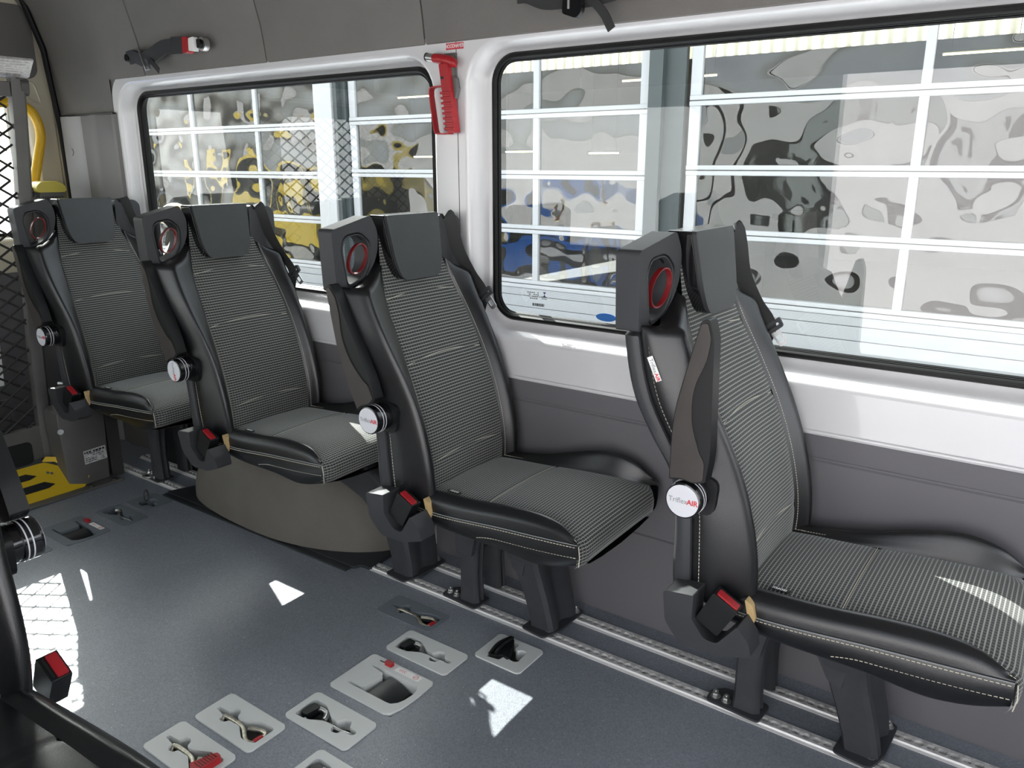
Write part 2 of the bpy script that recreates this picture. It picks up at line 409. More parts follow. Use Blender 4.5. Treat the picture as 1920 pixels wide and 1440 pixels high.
# window rectangles at the seal, on the plane y = 2.0
WIN = [(-3.451, -1.741, .871, 1.646), (-1.519, .061, .871, 1.661)]
SEAL_Y = 2.03
def build_wall_right():
    mb = MB(); R = .085
    outer = rrect(-3.53, 1.70, .700, 1.712, .10)
    holes = [rrect(a-.055, b+.055, c-.055, d+.034, .135) for a, b, c, d in WIN]
    sh = sheet_bm(outer, holes, lambda a, b: (a, 1.957, b)); mb.add(sh.v, sh.f)
    for a, b, c, d in WIN:                                       # pressed recess down to each seal
        prof = [(.055, .034, 0, .135), (.049, .029, .002, .130), (.043, .025, .007, .124), (.037, .021, .016, .118), (.026, .014, .046, .106), (.018, .009, .060, .098), (.010, .004, .068, .09), (0, 0, .072, .082), (-.012, -.012, .074, .075)]
        mb.loft([[(p[0], 1.957 + dy, p[1]) for p in rrect(a-m, b+m, c-m, d+t, r)] for m, t, dy, r in prof], True, False)
    mb.loft([[(p[0], y, p[1]) for p in outer] for y in (1.957, 1.975)], True, False)
    o = struct('wall_right', mb, 'white_paint', smooth=40); o['label'] = 'white painted side wall with two pressed window openings'
    # bottom flange and pillar seam
    mb = MB(); mb.box(-3.5, 1.7, 1.950, 1.957, .703, .712); part('flange', mb, 'white_paint', o, bev=.003)
    mb = MB(); mb.tube([(-1.603, 1.9578, 1.705), (-1.600, 1.9578, 1.2), (-1.60, 1.9578, .72)], .0016, 6); part('seam', mb, 'rubber', o)
    # outer skin
    sk = sheet_bm([(REAR_X-.1, -.35), (2.6, -.35), (2.6, 2.2), (REAR_X-.1, 2.2)], [rrect(a-.0, b+.0, c-.0, d+.0, .085) for a, b, c, d in WIN], lambda a, b: (a, 2.062, b))
    part('outer_skin', sk, 'van_white', o)
    mb = MB()
    for a, b, c, d in WIN: mb.loft([[(p[0], y, p[1]) for p in rrect(a, b, c, d, .085)] for y in (2.036, 2.062)], True, False)
    part('outer_reveal', mb, 'rubber', o)
    return o
build_wall_right()
for i, (a, b, c, d) in enumerate(WIN):
    mb = MB(); g = .016
    pts = rrect(a+.006, b-.006, c+.006, d-.006, .08, 10)
    me = sheet_bm(pts, [], lambda x, z: (x, 2.042, z)); o = link('window_%d' % (i+1), me.mesh('pane', 0), 'van_glass'); o['kind'] = 'structure'
    o['label'] = ['rear side window pane of the van', 'large front side window pane of the van'][i]
    mb = MB()                                                     # rubber seal, a rounded bead running round the opening
    prof = [(-.002, 0), (.000, -.010), (.006, -.016), (.013, -.016), (.018, -.010), (.019, .002), (.0195, .010)]
    mb.loft([[(p[0], SEAL_Y + dy, p[1]) for p in rrect(a+m, b-m, c+m, d-m, max(.082-m, .02), 10)] for m, dy in prof], True, False)
    part('seal', mb, 'rubber', o)
    mb = MB(); prof = [(.0195, -.002), (.0225, -.007), (.026, -.002)]    # bright bead inside the seal
    mb.loft([[(p[0], SEAL_Y + dy, p[1]) for p in rrect(a+m, b-m, c+m, d-m, max(.082-m, .02), 10)] for m, dy in prof], True, False)
    part('inner_bead', mb, 'rubber', o)

# lower trim panel of the right wall
def build_lower_panel():
    mb = MB()
    prof = [(1.985, .702), (1.966, .704), (1.961, .698), (1.962, .655), (1.964, .640), (1.969, .637), (1.969, .632), (1.965, .628), (1.966, .40), (1.966, .30), (1.971, .297), (1.971, .292), (1.966, .288), (1.963, .15), (1.960, 0)]
    mb.grid([[(x, y, z) for y, z in prof] for x in (-3.5, -1.745)])
    mb.grid([[(x, y, z) for y, z in prof] for x in (-1.735, 1.70)])
    o = struct('trim_1', mb, 'grey_panel', smooth=30); o['label'] = 'dark grey plastic lower side panel below the windows'
build_lower_panel()

# headliner: leaning fabric panels with open seams, then the roof
def build_ceiling():
    mb = MB(); mb.grid([[(x, y, z) for y, z in ((1.985, 1.70), (1.965, 1.82), (1.90, 2.02), (1.80, 2.13), (1.5, 2.19), (.95, 2.20), (.4, 2.19), (.1, 2.13), (0, 2.02), (-.05, 1.82))] for x in (REAR_X, FRONT_X)])
    o = struct('ceiling', mb, 'black_plastic', smooth=60); o['label'] = 'grey fabric headliner of the van'
    seams = [REAR_X+.02, -3.245, -2.467, -1.720, FRONT_X]
    prof = [(1.972, 1.700), (1.962, 1.692), (1.952, 1.698), (1.948, 1.715), (1.943, 1.76), (1.934, 1.82), (1.912, 1.90), (1.885, 2.00), (1.84, 2.06), (1.76, 2.11), (1.5, 2.15), (.95, 2.165), (.4, 2.15), (.14, 2.11), (.06, 2.06), (.015, 2.0), (-.03, 1.85), (-.04, 1.75)]
    for k, (a, b) in enumerate(zip(seams, seams[1:])):
        g = .0022; rr = []
        lo = 1.70 if k else 1.56
        pr = prof if k else [(1.972, 1.560), (1.962, 1.560), (1.956, 1.566), (1.952, 1.70)] + prof[4:]
        for x, d in ((a+g, .006), (a+g+.001, .0015), (a+g+.005, 0), (b-g-.005, 0), (b-g-.001, .0015), (b-g, .006)):
            rr.append([(x, y + d*(1 if z < 2.05 and y > 1 else 0), z + d*(1 if z >= 2.05 else 0)) for y, z in pr])
        if k == 0:
            cut = -3.528; low = [prof[i] for i in range(len(prof))]
            rr = [[(x, y, z) for y, z in pr] for x in (a, cut)]
            rl = [[(x, y, z) for y, z in low] for x in (cut, b-g-.005)] + [[(b-g-.001, y, z) for y, z in low], [(b-g, y + (.006 if y > 1 else 0), z) for y, z in low]]
            mb = MB(); mb.grid(rr); mb.grid(rl); mb.add([(-3.535, 1.960, 1.684), (-3.42, 1.960, 1.684), (-3.42, 1.960, 1.715), (-3.535, 1.960, 1.715), (-3.535, 1.960, 1.55), (-3.509, 1.960, 1.55), (-3.509, 1.960, 1.684)], [(0, 1, 2, 3), (4, 5, 6, 0)]); part('headliner_panel', mb, 'headliner', o); continue
        mb = MB(); mb.grid(rr); part('headliner_panel', mb, 'headliner', o)
build_ceiling()

# rear corner: pillar trim, rear doors
def build_rear():
    # plastic pillar cover, bent: a wall-side face and a lighter edge strip towards the rear door
    mb = MB(); rows = []
    for z in (0, .3, .7, 1.1, 1.4, 1.556):
        k = (z-.6)*.02
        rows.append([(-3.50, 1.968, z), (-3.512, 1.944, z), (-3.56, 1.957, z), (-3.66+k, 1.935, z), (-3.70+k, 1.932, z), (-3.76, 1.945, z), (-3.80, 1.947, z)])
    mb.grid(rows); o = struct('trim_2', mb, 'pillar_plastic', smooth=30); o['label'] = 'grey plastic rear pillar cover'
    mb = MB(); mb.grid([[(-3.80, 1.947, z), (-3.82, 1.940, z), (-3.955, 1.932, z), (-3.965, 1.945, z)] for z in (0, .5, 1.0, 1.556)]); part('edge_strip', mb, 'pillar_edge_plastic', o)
    mb = MB()
    for x, z in ((-3.90, 1.40), (-3.90, .62)): mb.cyl((x, 1.938, z), (0, -1, 0), .017, .006, 16)
    part('screw_cap', mb, 'pillar_edge_plastic', o)
    mb = MB(); mb.box(-3.96, -3.505, 1.936, 1.95, 1.555, 1.562); part('seam', mb, 'rubber', o)
    # black weather strip on the door frame
    mb = MB(); mb.tube([(-3.985, 1.945, 0), (-3.985, 1.950, .8), (-3.985, 1.942, 1.5), (-3.985, 1.915, 1.85), (-3.985, 1.85, 2.06)], .013, 10)
    o = struct('trim_3', mb, 'rubber'); o['label'] = 'black rubber weather strip of the rear door frame'
    fr = plate_bm([(NEAR_Y-.1, -.12), (2.062, -.12), (2.062, 2.24), (NEAR_Y-.1, 2.24)], [rrect(-.035, 1.95, -.025, 2.065, .10)], YZ, REAR_X-.09, REAR_X+.05); o = struct('wall_rear', fr, 'cream_paint', smooth=0); o['label'] = 'painted rear door frame of the van'
    mb = MB(); mb.grid([[(-3.962, 1.937, z), (-4.02, 1.955, z), (-4.02, 1.99, z)] for z in (0, 1.556)]); part('frame_return', mb, 'pillar_plastic', o)
    # rear doors: two leaves with window openings
    for k, (y0, y1) in enumerate(((.935, 1.945), (-.03, .925))):
        mb = MB(); out = rrect(y0, y1, -.02, 2.06, .10)
        hole = rrect(y0+.10, y1-.09, 1.00, 1.665, .14)
        sh = sheet_bm(out, [hole], lambda a, b: (REAR_X+.02, a, b)); mb.add(sh.v, sh.f)
        mb.loft([[(REAR_X+.02-d, p[0], p[1]) for p in rrect(y0+.10+m, y1-.09-m, 1.00+m, 1.665-m, .14-m)] for m, d in ((0, 0), (.006, .004), (.018, .03), (.026, .05), (.030, .052))], True, False)
        sh = sheet_bm(out, [rrect(y0+.13, y1-.12, 1.03, 1.635, .11)], lambda a, b: (REAR_X-.09, a, b)); mb.add(sh.v, sh.f)
        mb.loft([[(x, p[0], p[1]) for p in out] for x in (REAR_X+.02, REAR_X-.09)], True, False)
        d = struct('door_%d' % (k+1), mb, 'cream_paint'); d['label'] = ['rear door leaf beside the seats with rounded window', 'rear door leaf on the far left with rounded window'][k]
        ph = rrect(y0+.06, y1-.045, 1.72, 2.03, .05); hb = sheet_bm(ph, [], lambda a, b: (REAR_X+.026, a, b)); part('upper_panel', hb, 'pillar_plastic', d)
        hb = plate_bm(rrect(y0+.08, y1-.07, .05, .86, .05), [], YZ, REAR_X+.022, REAR_X+.034); part('lower_panel', hb, 'grey_panel', d)
        if k == 0:
            tri = round_poly([(1.60, 1.685), (1.80, 1.685), (1.83, 1.58), (1.80, 1.60)], .02)
            mb = MB(); mb.tube([(REAR_X+.021, p[0], p[1]) for p in round_poly([(1.75, 1.715), (1.875, 1.705), (1.895, 1.610), (1.865, 1.620)], .02, 5)], .005, 8, closed=True); part('pressing', mb, 'cream_paint', d)
        mb = MB(); mb.tube([(REAR_X-.03, p[0], p[1]) for p in rrect(y0+.13, y1-.12, 1.03, 1.635, .11)], .010, 8, closed=True); part('seal', mb, 'rubber', d)
        pn = sheet_bm(rrect(y0+.13, y1-.12, 1.03, 1.635, .11), [], lambda a, b: (REAR_X-.045, a, b)); part('pane', pn, 'van_glass', d)
build_rear()

# wall on the camera's side: side door opening at the camera, windows further back and ahead
def build_wall_left():
    holes = [rrect(-3.40, -1.75, .878, 1.642, .1), rrect(-1.05, .62, .02, 1.90, .10), rrect(.78, 1.66, .878, 1.642, .1)]
    mb = plate_bm([(REAR_X, -.05), (FRONT_X, -.05), (FRONT_X, 2.0), (REAR_X, 2.0)], holes, XZ, NEAR_Y, NEAR_Y-.08)
    o = struct('wall_left', mb, 'white_paint', smooth=0); o['label'] = 'white side wall with the open sliding door'
    me = sheet_bm(holes[0], [], lambda x, z: (x, NEAR_Y-.05, z)); w3 = link('window_3', me.mesh('pane', 0), 'van_glass'); w3['kind'] = 'structure'; w3['label'] = 'side window pane on the sliding door side'
    me = sheet_bm(holes[2], [], lambda x, z: (x, NEAR_Y-.05, z)); w3 = link('window_4', me.mesh('pane', 0), 'van_glass'); w3['kind'] = 'structure'; w3['label'] = 'front side window pane on the sliding door side'
    mb = MB(); mb.box(REAR_X-.1, 2.6, NEAR_Y-.12, 2.07, 2.215, 2.24); r = struct('trim_4', mb, 'van_white', smooth=0); r['label'] = 'white outer roof skin of the van'
    # cab end: dashboard height wall and windscreen pillars
    mb = plate_bm([(NEAR_Y, -.1), (2.07, -.1), (2.07, 2.2), (NEAR_Y, 2.2)], [rrect(.06, 1.93, .55, 2.0, .12)], YZ, FRONT_X, FRONT_X+.05)
    o = struct('wall_front', mb, 'grey_panel', smooth=0); o['label'] = 'partition frame towards the cab'
build_wall_left()

# ------------------------------------------------------------------ floor rails
def build_rail(y0, x_from, x_to, label, z=0.0):
    t = thing('floor_rail', label, 'rail', ((x_from+x_to)/2, y0, 0), group='aluminium seat rails along the floor')
    cx = (x_from+x_to)/2
    mb = MB(); L0, L1 = x_from-cx, x_to-cx
    prof = [(0, .0006), (.0, .0022), (.0065, .0030), (.0085, .0034), (.0095, .0078), (.0105, .0082)]
    mb.grid([[(x, y, zz) for y, zz in prof] for x in (L0, L1)]); part('edge_lip', mb, 'aluminium_bright', t, smooth=20)
    # the two top flanges with scalloped inner edges
    pitch = .0254; rad = .0095; yc = .026
    def scallop(sgn):
        pts = []; n = int((L1-L0)/pitch)
        for i in range(n):
            c = L0 + pitch*(i+.5)
            pts.append((c - pitch/2, sgn*.0045))
            for k in range(5):
                a = PI - PI*k/4; pts.append((c + rad*math.cos(a), sgn*(.0045 + .0052*math.sin(a))))
            pts.append((c + pitch/2 - 1e-4, sgn*.0045))
        return pts
    for sgn, ye in ((-1, .0105), (1, .0455)):
        mb = MB(); pts = scallop(sgn)
        for (a, b), (c, d) in zip(pts, pts[1:]):
            bb = len(mb.v)
            mb.v += [(a, yc+b, .0082), (c, yc+d, .0082), (c, ye, .0082), (a, ye, .0082), (a, yc+b, .0012), (c, yc+d, .0012)]
            mb.f += [(bb, bb+1, bb+2, bb+3), (bb, bb+4, bb+5, bb+1)]
        e = len(mb.v); mb.v += [(L0, ye, .0082), (L1, ye, .0082), (L1, ye+.0005*sgn, .0005), (L0, ye+.0005*sgn, .0005)]; mb.f.append((e, e+1, e+2, e+3))
        part('flange', mb, 'aluminium', t, smooth=20)
    mb = MB(); mb.box(L0, L1, .012, .044, .0002, .0012); part('groove', mb, 'groove_metal', t)
    return t
build_rail(1.716, -1.853, 1.6, 'long bright aluminium floor rail under the front seats, aisle side')
build_rail(1.848, -1.853, 1.6, 'long bright aluminium floor rail under the front seats, wall side')
build_rail(1.716, -3.50, -2.955, 'short floor rail under the rearmost seat, aisle side')
build_rail(1.848, -3.50, -2.955, 'short floor rail under the rearmost seat, wall side')

# ------------------------------------------------------------------ wheel arch with its black tray
def build_arch():
    t = thing('wheel_arch', 'grey carpeted wheel arch box under the second seat', 'wheel arch', (-2.38, 1.80, 0))
    mb = MB(); rows = []; N = 28
    for i in range(N + 1):
        a = PI*i/N; x = .02 - .535*math.cos(a); s = max(math.sin(a), 0)
        h = .350*s + .012
        yn = -.140 + (1-s)*(.30 if x > 0 else .11)
        row = []
        for k in range(15):
            b = PI/2*k/14; e = .62
            row.append((x, yn + (1-math.cos(b)**e)*min(.13, .13-yn), .010 + h*math.sin(b)**e))
        row.append((x, .145, .010 + h)); rows.append(row)
    mb.grid(rows); part('hump', mb, 'arch_carpet', t, smooth=60)
    mb = plate_bm(round_poly([(-.625, -.112), (.50, -.112), (.51, -.085), (.555, -.085), (.53, .145), (-.53, .145)], .01), [], XY, .0, .010); part('tray', mb, 'tray_black', t, bev=.003)
    mb = MB(); mb.box(-.62, .49, -.140, -.113, 0, .006); part('tray_edge', mb, 'tray_black', t, bev=.002)
build_arch()

# ------------------------------------------------------------------ floor anchor plates
HOLES = {
 'hook_a': [(0.09,0.46),(0.10,0.54),(0.26,0.57),(0.28,0.70),(0.34,0.75),(0.39,0.68),(0.41,0.58),(0.45,0.54),(0.52,0.57),(0.71,0.76),(0.90,0.79),(0.93,0.74),(0.93,0.26),(0.84,0.19),(0.74,0.19),(0.56,0.40),(0.39,0.38),(0.37,0.29),(0.30,0.26),(0.26,0.32),(0.25,0.42)],
 'hook_b': [(0.09,0.19),(0.08,0.73),(0.11,0.78),(0.28,0.78),(0.48,0.56),(0.59,0.53),(0.61,0.62),(0.63,0.70),(0.71,0.74),(0.75,0.66),(0.77,0.57),(0.87,0.57),(0.91,0.50),(0.88,0.41),(0.76,0.40),(0.74,0.35),(0.73,0.28),(0.66,0.24),(0.62,0.29),(0.60,0.41),(0.45,0.38),(0.28,0.20),(0.12,0.17)],
 'big': [(0.15,0.22),(0.16,0.26),(0.33,0.26),(0.38,0.30),(0.40,0.65),(0.37,0.70),(0.17,0.73),(0.16,0.77),(0.40,0.775),(0.87,0.77),(0.92,0.69),(0.94,0.57),(0.93,0.42),(0.90,0.30),(0.84,0.22),(0.77,0.21),(0.47,0.21),(0.18,0.21)],
 'grip': [(0.24,0.12),(0.19,0.44),(0.20,0.76),(0.22,0.92),(0.45,0.90),(0.52,0.83),(0.52,0.70),(0.59,0.66),(0.65,0.74),(0.74,0.74),(0.78,0.66),(0.78,0.45),(0.79,0.35),(0.73,0.29),(0.63,0.30),(0.56,0.37),(0.50,0.34),(0.47,0.17)],
 'eye': [(0.10,0.30),(0.14,0.62),(0.36,0.60),(0.40,0.74),(0.62,0.74),(0.66,0.52),(0.90,0.50),(0.92,0.36),(0.66,0.34),(0.58,0.18),(0.40,0.18),(0.34,0.30)]}
HOLES['hook_a_cap'] = HOLES['hook_a']
def build_plate(kind, x0, x1, y0, y1, c, label):
    t = thing('anchor_plate', label, 'anchor plate', (x0, y0, 0), group='recessed floor anchor plates'); sx, sy = x1-x0, y1-y0
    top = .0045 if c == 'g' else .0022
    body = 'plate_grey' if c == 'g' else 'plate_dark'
    P = lambda u, v: (u*sx, v*sy)
    hole = round_poly([P(*p) for p in HOLES[kind]], .004, 3)
    mb = plate_bm(rrect(0, sx, 0, sy, .014, 5) if kind != 'big' else round_poly([(0,0),(sx*.93,0),(sx,.22*sy),(sx*1.015,.55*sy),(sx,sy),(0,sy)], .014, 4), [hole], XY, -.028, top)
    part('frame', mb, body, t, bev=.0014, seg=2, ang=60)
    mb = MB(); mb.box(.012, sx-.012, .012, sy-.012, -.034, -.0285); part('pocket', mb, 'pocket_dark' if c == 'g' else 'black_plastic', t)
    Z = -.0035
    rod = lambda pts, r, m, zz=Z: part('hook', (lambda q: (q.tube(crom([(P(u, v)[0], P(u, v)[1], zz + (dz[0] if dz else 0)) for u, v, *dz in pts], 6), r, 10), q)[1])(MB()), m, t, smooth=60)
    if kind in ('hook_a', 'hook_a_cap'):
        rod([(.27, .33, -.008), (.25, .44), (.33, .48), (.47, .48), (.60, .44), (.72, .30), (.80, .24), (.88, .27), (.89, .42), (.895, .55), (.84, .63), (.75, .60), (.65, .51)], .0062, 'zinc_yellow')
        mb = MB()
        if kind == 'hook_a': mb.tube([(*P(.885, .30), Z), (*P(.893, .50), Z)], .0085, 12); part('red_sleeve', mb, 'red_plastic', t)
        else:
            cap = plate_bm(round_poly([P(.74, .20), P(.92, .20), P(.93, .72), P(.84, .74)], .006), [], XY, Z-.008, Z+.024); r = part('red_cap', cap, 'red_plastic', t, bev=.003)
            q = MB()
            for k in range(7):
                v = .27 + .06*k; q.box(P(.79, 0)[0], P(.90, 0)[0], P(0, v)[1], P(0, v)[1]+.0022, Z+.0235, Z+.0252)
            part('rib', q, 'dark_red', r)
    elif kind == 'hook_b':
        rod([(.22, .24), (.28, .23), (.43, .38), (.55, .42), (.69, .42), (.83, .46), (.86, .47, -.006)], .0048, 'zinc')
        rod([(.20, .62), (.28, .67), (.36, .63), (.41, .50), (.415, .44)], .0075, 'zinc')
        if c == 'g':
            mb = plate_bm(round_poly([P(.12, .28), P(.22, .28), P(.25, .66), P(.13, .68)], .006), [], XY, Z-.012, Z+.009); part('black_cap', mb, 'black_plastic', t, bev=.003)
    elif kind == 'big':
        mb = MB(); rows = []
        for i in range(9):
            u = .46 + .33*i/8
            rows.append([(*P(u, v), -.004 - .020*(i/8)**2.2) for v in (.24, .30, .5, .68, .74)])
        mb.grid(rows); n = len(mb.v); mb.v += [(x, y, z-.008) for x, y, z in mb.v]; mb.f += [tuple(n+i for i in reversed(f)) for f in mb.f]
        W = 5; ring = [i for i in range(W)] + [W*k+W-1 for k in range(1, 9)] + [W*8+W-2-k for k in range(W-1)] + [W*k for k in range(7, 0, -1)]
        mb.f += [(ring[i], ring[(i+1) % len(ring)], n+ring[(i+1) % len(ring)], n+ring[i]) for i in range(len(ring))]
        part('flap', mb, 'headrest_plastic' if c == 'g' else 'black_plastic', t, smooth=30)
        mb = plate_bm(round_poly([P(.275, .865), P(.275, .955), P(.385, .955), P(.385, .865)], .003), [], XY, top, top+.010); part('red_button', mb, 'red_plastic', t, bev=.002)
        mb = MB(); mb.box(*[P(.17, 0)[0], P(.29, 0)[0], P(0, .90)[1], P(0, .925)[1]], top-.0002, top+.0004); part('slot', mb, 'pocket_dark', t)
        mb = plate_bm([P(.45, .855), P(.83, .855), P(.83, .965), P(.45, .965)], [], XY, top, top+.0006); st = part('sticker', mb, 'label_white', t, smooth=0)
        q = MB(); zc = top+.0009
        for k in range(3):
            u = .50 + .035*k; q.tube([(*P(u+.028, .885), zc), (*P(u, .91), zc), (*P(u+.028, .935), zc)], .0006, 4)
        q.tube([(P(.76, .91)[0]+.0075*math.cos(2*PI*k/20), P(.76, .91)[1]+.0075*math.sin(2*PI*k/20), zc) for k in range(20)], .0006, 4, closed=True)
        q.tube([(P(.76, .91)[0]-.005, P(.76, .91)[1]-.005, zc), (P(.76, .91)[0]+.005, P(.76, .91)[1]+.005, zc)], .0006, 4)
        part('printed_marks', q, 'label_red', st)['kind'] = 'stuff'
    elif kind == 'grip':
        mb = MB(); rows = []                                       # upright folding grip lying in its pocket
        prof = [(.20, .14), (.20, .45), (.22, .75), (.27, .93), (.36, .90), (.42, .60), (.50, .35), (.62, .30)]
        mb = plate_bm(round_poly([P(.25, .14), P(.205, .44), P(.22, .74), P(.26, .92), P(.36, .92), P(.44, .80), P(.50, .60), P(.62, .34), P(.60, .26), P(.48, .30), P(.40, .20)], .006), [], XY, -.012, .012); part('grip_body', mb, 'black_plastic', t, bev=.006, seg=3)
        mb = MB(); mb.tube(crom([(*P(.27, .16), .012), (*P(.255, .5), .020), (*P(.31, .90), .016)], 6), .0045, 8); part('rib', mb, 'black_plastic', t, smooth=60)
        mb = MB(); mb.tube(crom([(*P(.36, .22), .012), (*P(.36, .5), .022), (*P(.35, .90), .016)], 6), .0045, 8); part('rib', mb, 'black_plastic', t, smooth=60)
    elif kind == 'eye':
        mb = MB(); c0 = P(.33, .52); pts = []
        for k in range(24):
            a = 2*PI*k/24; pts.append((c0[0], c0[1] + .009*math.cos(a), .022 + .024*math.sin(a) * (1 if True else 1)))
        mb.tube(pts, .003, 8, closed=True); part('ring', mb, 'steel_dark', t, smooth=60)
    return t
PL_LABELS = ['light grey floor plate with upright black folding grip beside the rail', 'light grey floor plate with black-capped hook beside the sticker plate, wall side', 'large light grey floor plate with red button and white sticker',
    'light grey floor plate with black-capped hook, aisle side of the large sticker plate', 'light grey floor plate with red-sleeved steel hook, fully in view', 'light grey floor plate with large ribbed red cap next to black cushion',
    'dark floor-coloured plate with red-sleeved hook next to the rail', 'light grey floor plate cut off by the bottom edge of the picture',
    'dark floor plate with a raised black ring near the rear post', 'dark floor plate with thin steel hook next to the ring plate', 'large dark floor plate with red button and white sticker at the rear', 'dark floor plate with steel hook half hidden by a black hub']
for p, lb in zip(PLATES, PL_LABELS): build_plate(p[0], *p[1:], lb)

# ================================================================== SEATS  (local: x forward, y towards the wall, z up, origin on the floor under the armrest hub)
FT = smooth_tab([(.44,.150),(.52,.152),(.60,.142),(.70,.116),(.80,.078),(.90,.030),(1.0,-.020),(1.10,-.054),(1.20,-.070)])
BT = smooth_tab([(.40,.040),(.46,.042),(.586,.040),(.66,.035),(.725,.020),(.792,-.018),(.883,-.060),(1.02,-.092),(1.10,-.102),(1.20,-.108)])   # leather / shell boundary on the side
RT = smooth_tab([(.38,.020),(.458,.002),(.586,.003),(.66,-.002),(.725,-.016),(.792,-.055),(.883,-.096),(1.02,-.125),(1.10,-.135),(1.20,-.142)])   # rear of the shell
HW = smooth_tab([(.44,.162),(.60,.165),(.80,.165),(.95,.156),(1.05,.138),(1.12,.122),(1.20,.112)])
YE = smooth_tab([(.44,.222),(.55,.231),(.75,.236),(.90,.236),(1.00,.234),(1.06,.226)])
def back_z(n, a, b): return [a + (b-a)*i/n for i in range(n+1)]
def ye_side(z, s):
    t = min(1, max(0, (z-.68)/.26)); return interp(YE, z) + (.024*t*t*(3-2*t) if s < 0 else 0)      # the aisle side flares out towards the handle
def bolster_pt(z, s=1):
    F, B, hw, ye = interp(FT, z), interp(BT, z), interp(HW, z), ye_side(z, s)
    k = min(1, max(0, (1.075 - z)/.05)) ; pf = .030*k
    key = [(ye-.006, B), (ye+.001, B+.18*(F-B)), (ye+.001, B+.45*(F-B)), (ye-.007, B+.80*(F-B)), (ye-.022, F+pf*.75), (ye-.040, F+pf*.88), (hw+.010, F+.006), (hw, F-.0045)]
    return [(q.x, q.y) for q in crom([(a, b, 0) for a, b in key], 4)]
def fabric_x(z, y):
    F, hw = interp(FT, z), interp(HW, z); t = y/hw
    x = F - .0045*abs(t)**6 - .006*(1-t*t)
    for zs in (.545, .815, .985):                                     # seams draw the cover in
        x -= .0035*math.exp(-((z - zs - .012*(1-t*t))/.006)**2)
    return x
def make_seat():
    R = {}
    # --- upholstery of the back
    mb = MB(); rows = []; Z = back_z(60, .44, 1.19)
    for z in Z:
        hw = interp(HW, z); r = []
        for j in range(25):
            y = -hw + 2*hw*j/24; x = fabric_x(z, y); mb.uv[len(mb.v)+len(rows)*25+j] = (y, z*1.06); r.append((x, y, z))
        rows.append(r)
    mb.grid(rows); R['back_fabric'] = [mb.mesh('back_fabric', 60), 'fabric', None]
    for s, nm in ((-1, 'bolster_near'), (1, 'bolster_far')):
        mb = MB(); rows = []
        cols = [p[0] for p in bolster_pt(1.0, s)]; ZTOP = [(.13, 1.110), (.150, 1.075), (.175, 1.048), (.205, 1.030), (.24, 1.020)]
        for i in range(45):
            row = []
            for j, yc in enumerate(cols):
                z = .44 + (interp(ZTOP, yc)-.44)*i/44; q = bolster_pt(z, s)[j]; row.append((q[1], s*q[0], z))
            rows.append(row)
        rows = [[(p[0]*.8 + .03, p[1]*.97, p[2]-.012) for p in rows[0]]] + rows
        last = rows[-1]; rows.append([(p[0] - .022, p[1]*.985, p[2]+.010) for p in last]); rows.append([(p[0] - .06, p[1]*.97, p[2]+.004) for p in last])
        mb.grid(rows); R[nm] = [mb.mesh('back_bolster', 60), 'leather', None]
    # --- rear shell
    mb = MB(); rows = []
    for z in back_z(36, .385, 1.185):
        B, Rr = interp(BT, z), interp(RT, z)
        f = min(1, max(0, (z-1.01)/.03)); yn, yf = (ye_side(min(z, 1.0), q)*(1-f) + .130*f for q in (-1, 1))
        half = lambda ye: [(ye-.010, B+.004), (ye+.001, B+.001), (ye+.006, B-.008), (ye+.006, Rr+.012), (ye-.002, Rr+.002), (ye-.02, Rr-.002), (.12, Rr-.008), (0, Rr-.010)]
        rows.append([(x, -y, z) for y, x in half(yn)] + [(x, y, z) for y, x in reversed(half(yf)[:-1])])
    mb.grid(rows)
    top = rows[-1]; b = len(mb.v); mb.v += top; mb.f.append(tuple(range(b, b+len(top))))
    R['shell'] = [mb.mesh('back_shell', 40), 'shell_plastic', None]
    # --- headrest, pad with a darker raised rim behind
    def pad(scale, x0, x1, bev):
        o = round_poly([(-.110*scale, 1.2125), (.110*scale, 1.2125), (.098*scale, 1.085), (.080*scale, 1.034), (-.080*scale, 1.034), (-.098*scale, 1.085)], [.010, .010, .05, .040, .040, .05], 6)
        mb = plate_bm(o, [], YZ, x0, x1); mb.v = [(x + (1.2125 - z)*.17 - .06*y*y, y-.008, z) for x, y, z in mb.v]
        me = mb.mesh('headrest', 0); bevel_mesh(me, bev, 3, 50); weighted_normals(me); return me
    R['headrest_base'] = [pad(1.03, -.098, -.046, .010), 'black_gloss', None]
    R['headrest'] = [pad(.985, -.060, -.036, .006), 'headrest_plastic', None]
    # --- grab handle with a red release loop
    out = round_poly([(-.262, 1.014), (-.269, 1.180), (-.148, 1.214), (-.126, 1.170), (-.130, 1.110), (-.155, 1.062), (-.200, 1.030)], [.008, .012, .010, .03, .03, .03, .03], 5)
    hole = round_poly([(-.238, 1.130), (-.228, 1.158), (-.184, 1.166), (-.158, 1.142), (-.160, 1.088), (-.178, 1.052), (-.226, 1.030)], .016, 5)
    mb = plate_bm(out, [hole], YZ, -.138, -.085); mb.v = [(x + (.25+y)*.20, y, z) for x, y, z in mb.v]
    me = mb.mesh('grab_handle', 0); bevel_mesh(me, .006, 3, 50); weighted_normals(me); R['handle'] = [me, 'shell_plastic', None]
    rim = round_poly([(-.245, 1.132), (-.232, 1.166), (-.182, 1.174), (-.150, 1.144), (-.152, 1.086), (-.173, 1.044), (-.229, 1.022)], .016, 5)
    mb = MB(); mb.loft([[(-.0845 + (.25+y)*.20 + d, y*(1-e) + e*-.198, z*(1-e) + e*1.098) for y, z in rim] for d, e in ((-.003, -.02), (.0015, .03), (-.001, .08), (-.02, .12))], True, False); R['handle_rim'] = [mb.mesh('handle_rim', 60), 'black_plastic', 'handle']
    ell = []
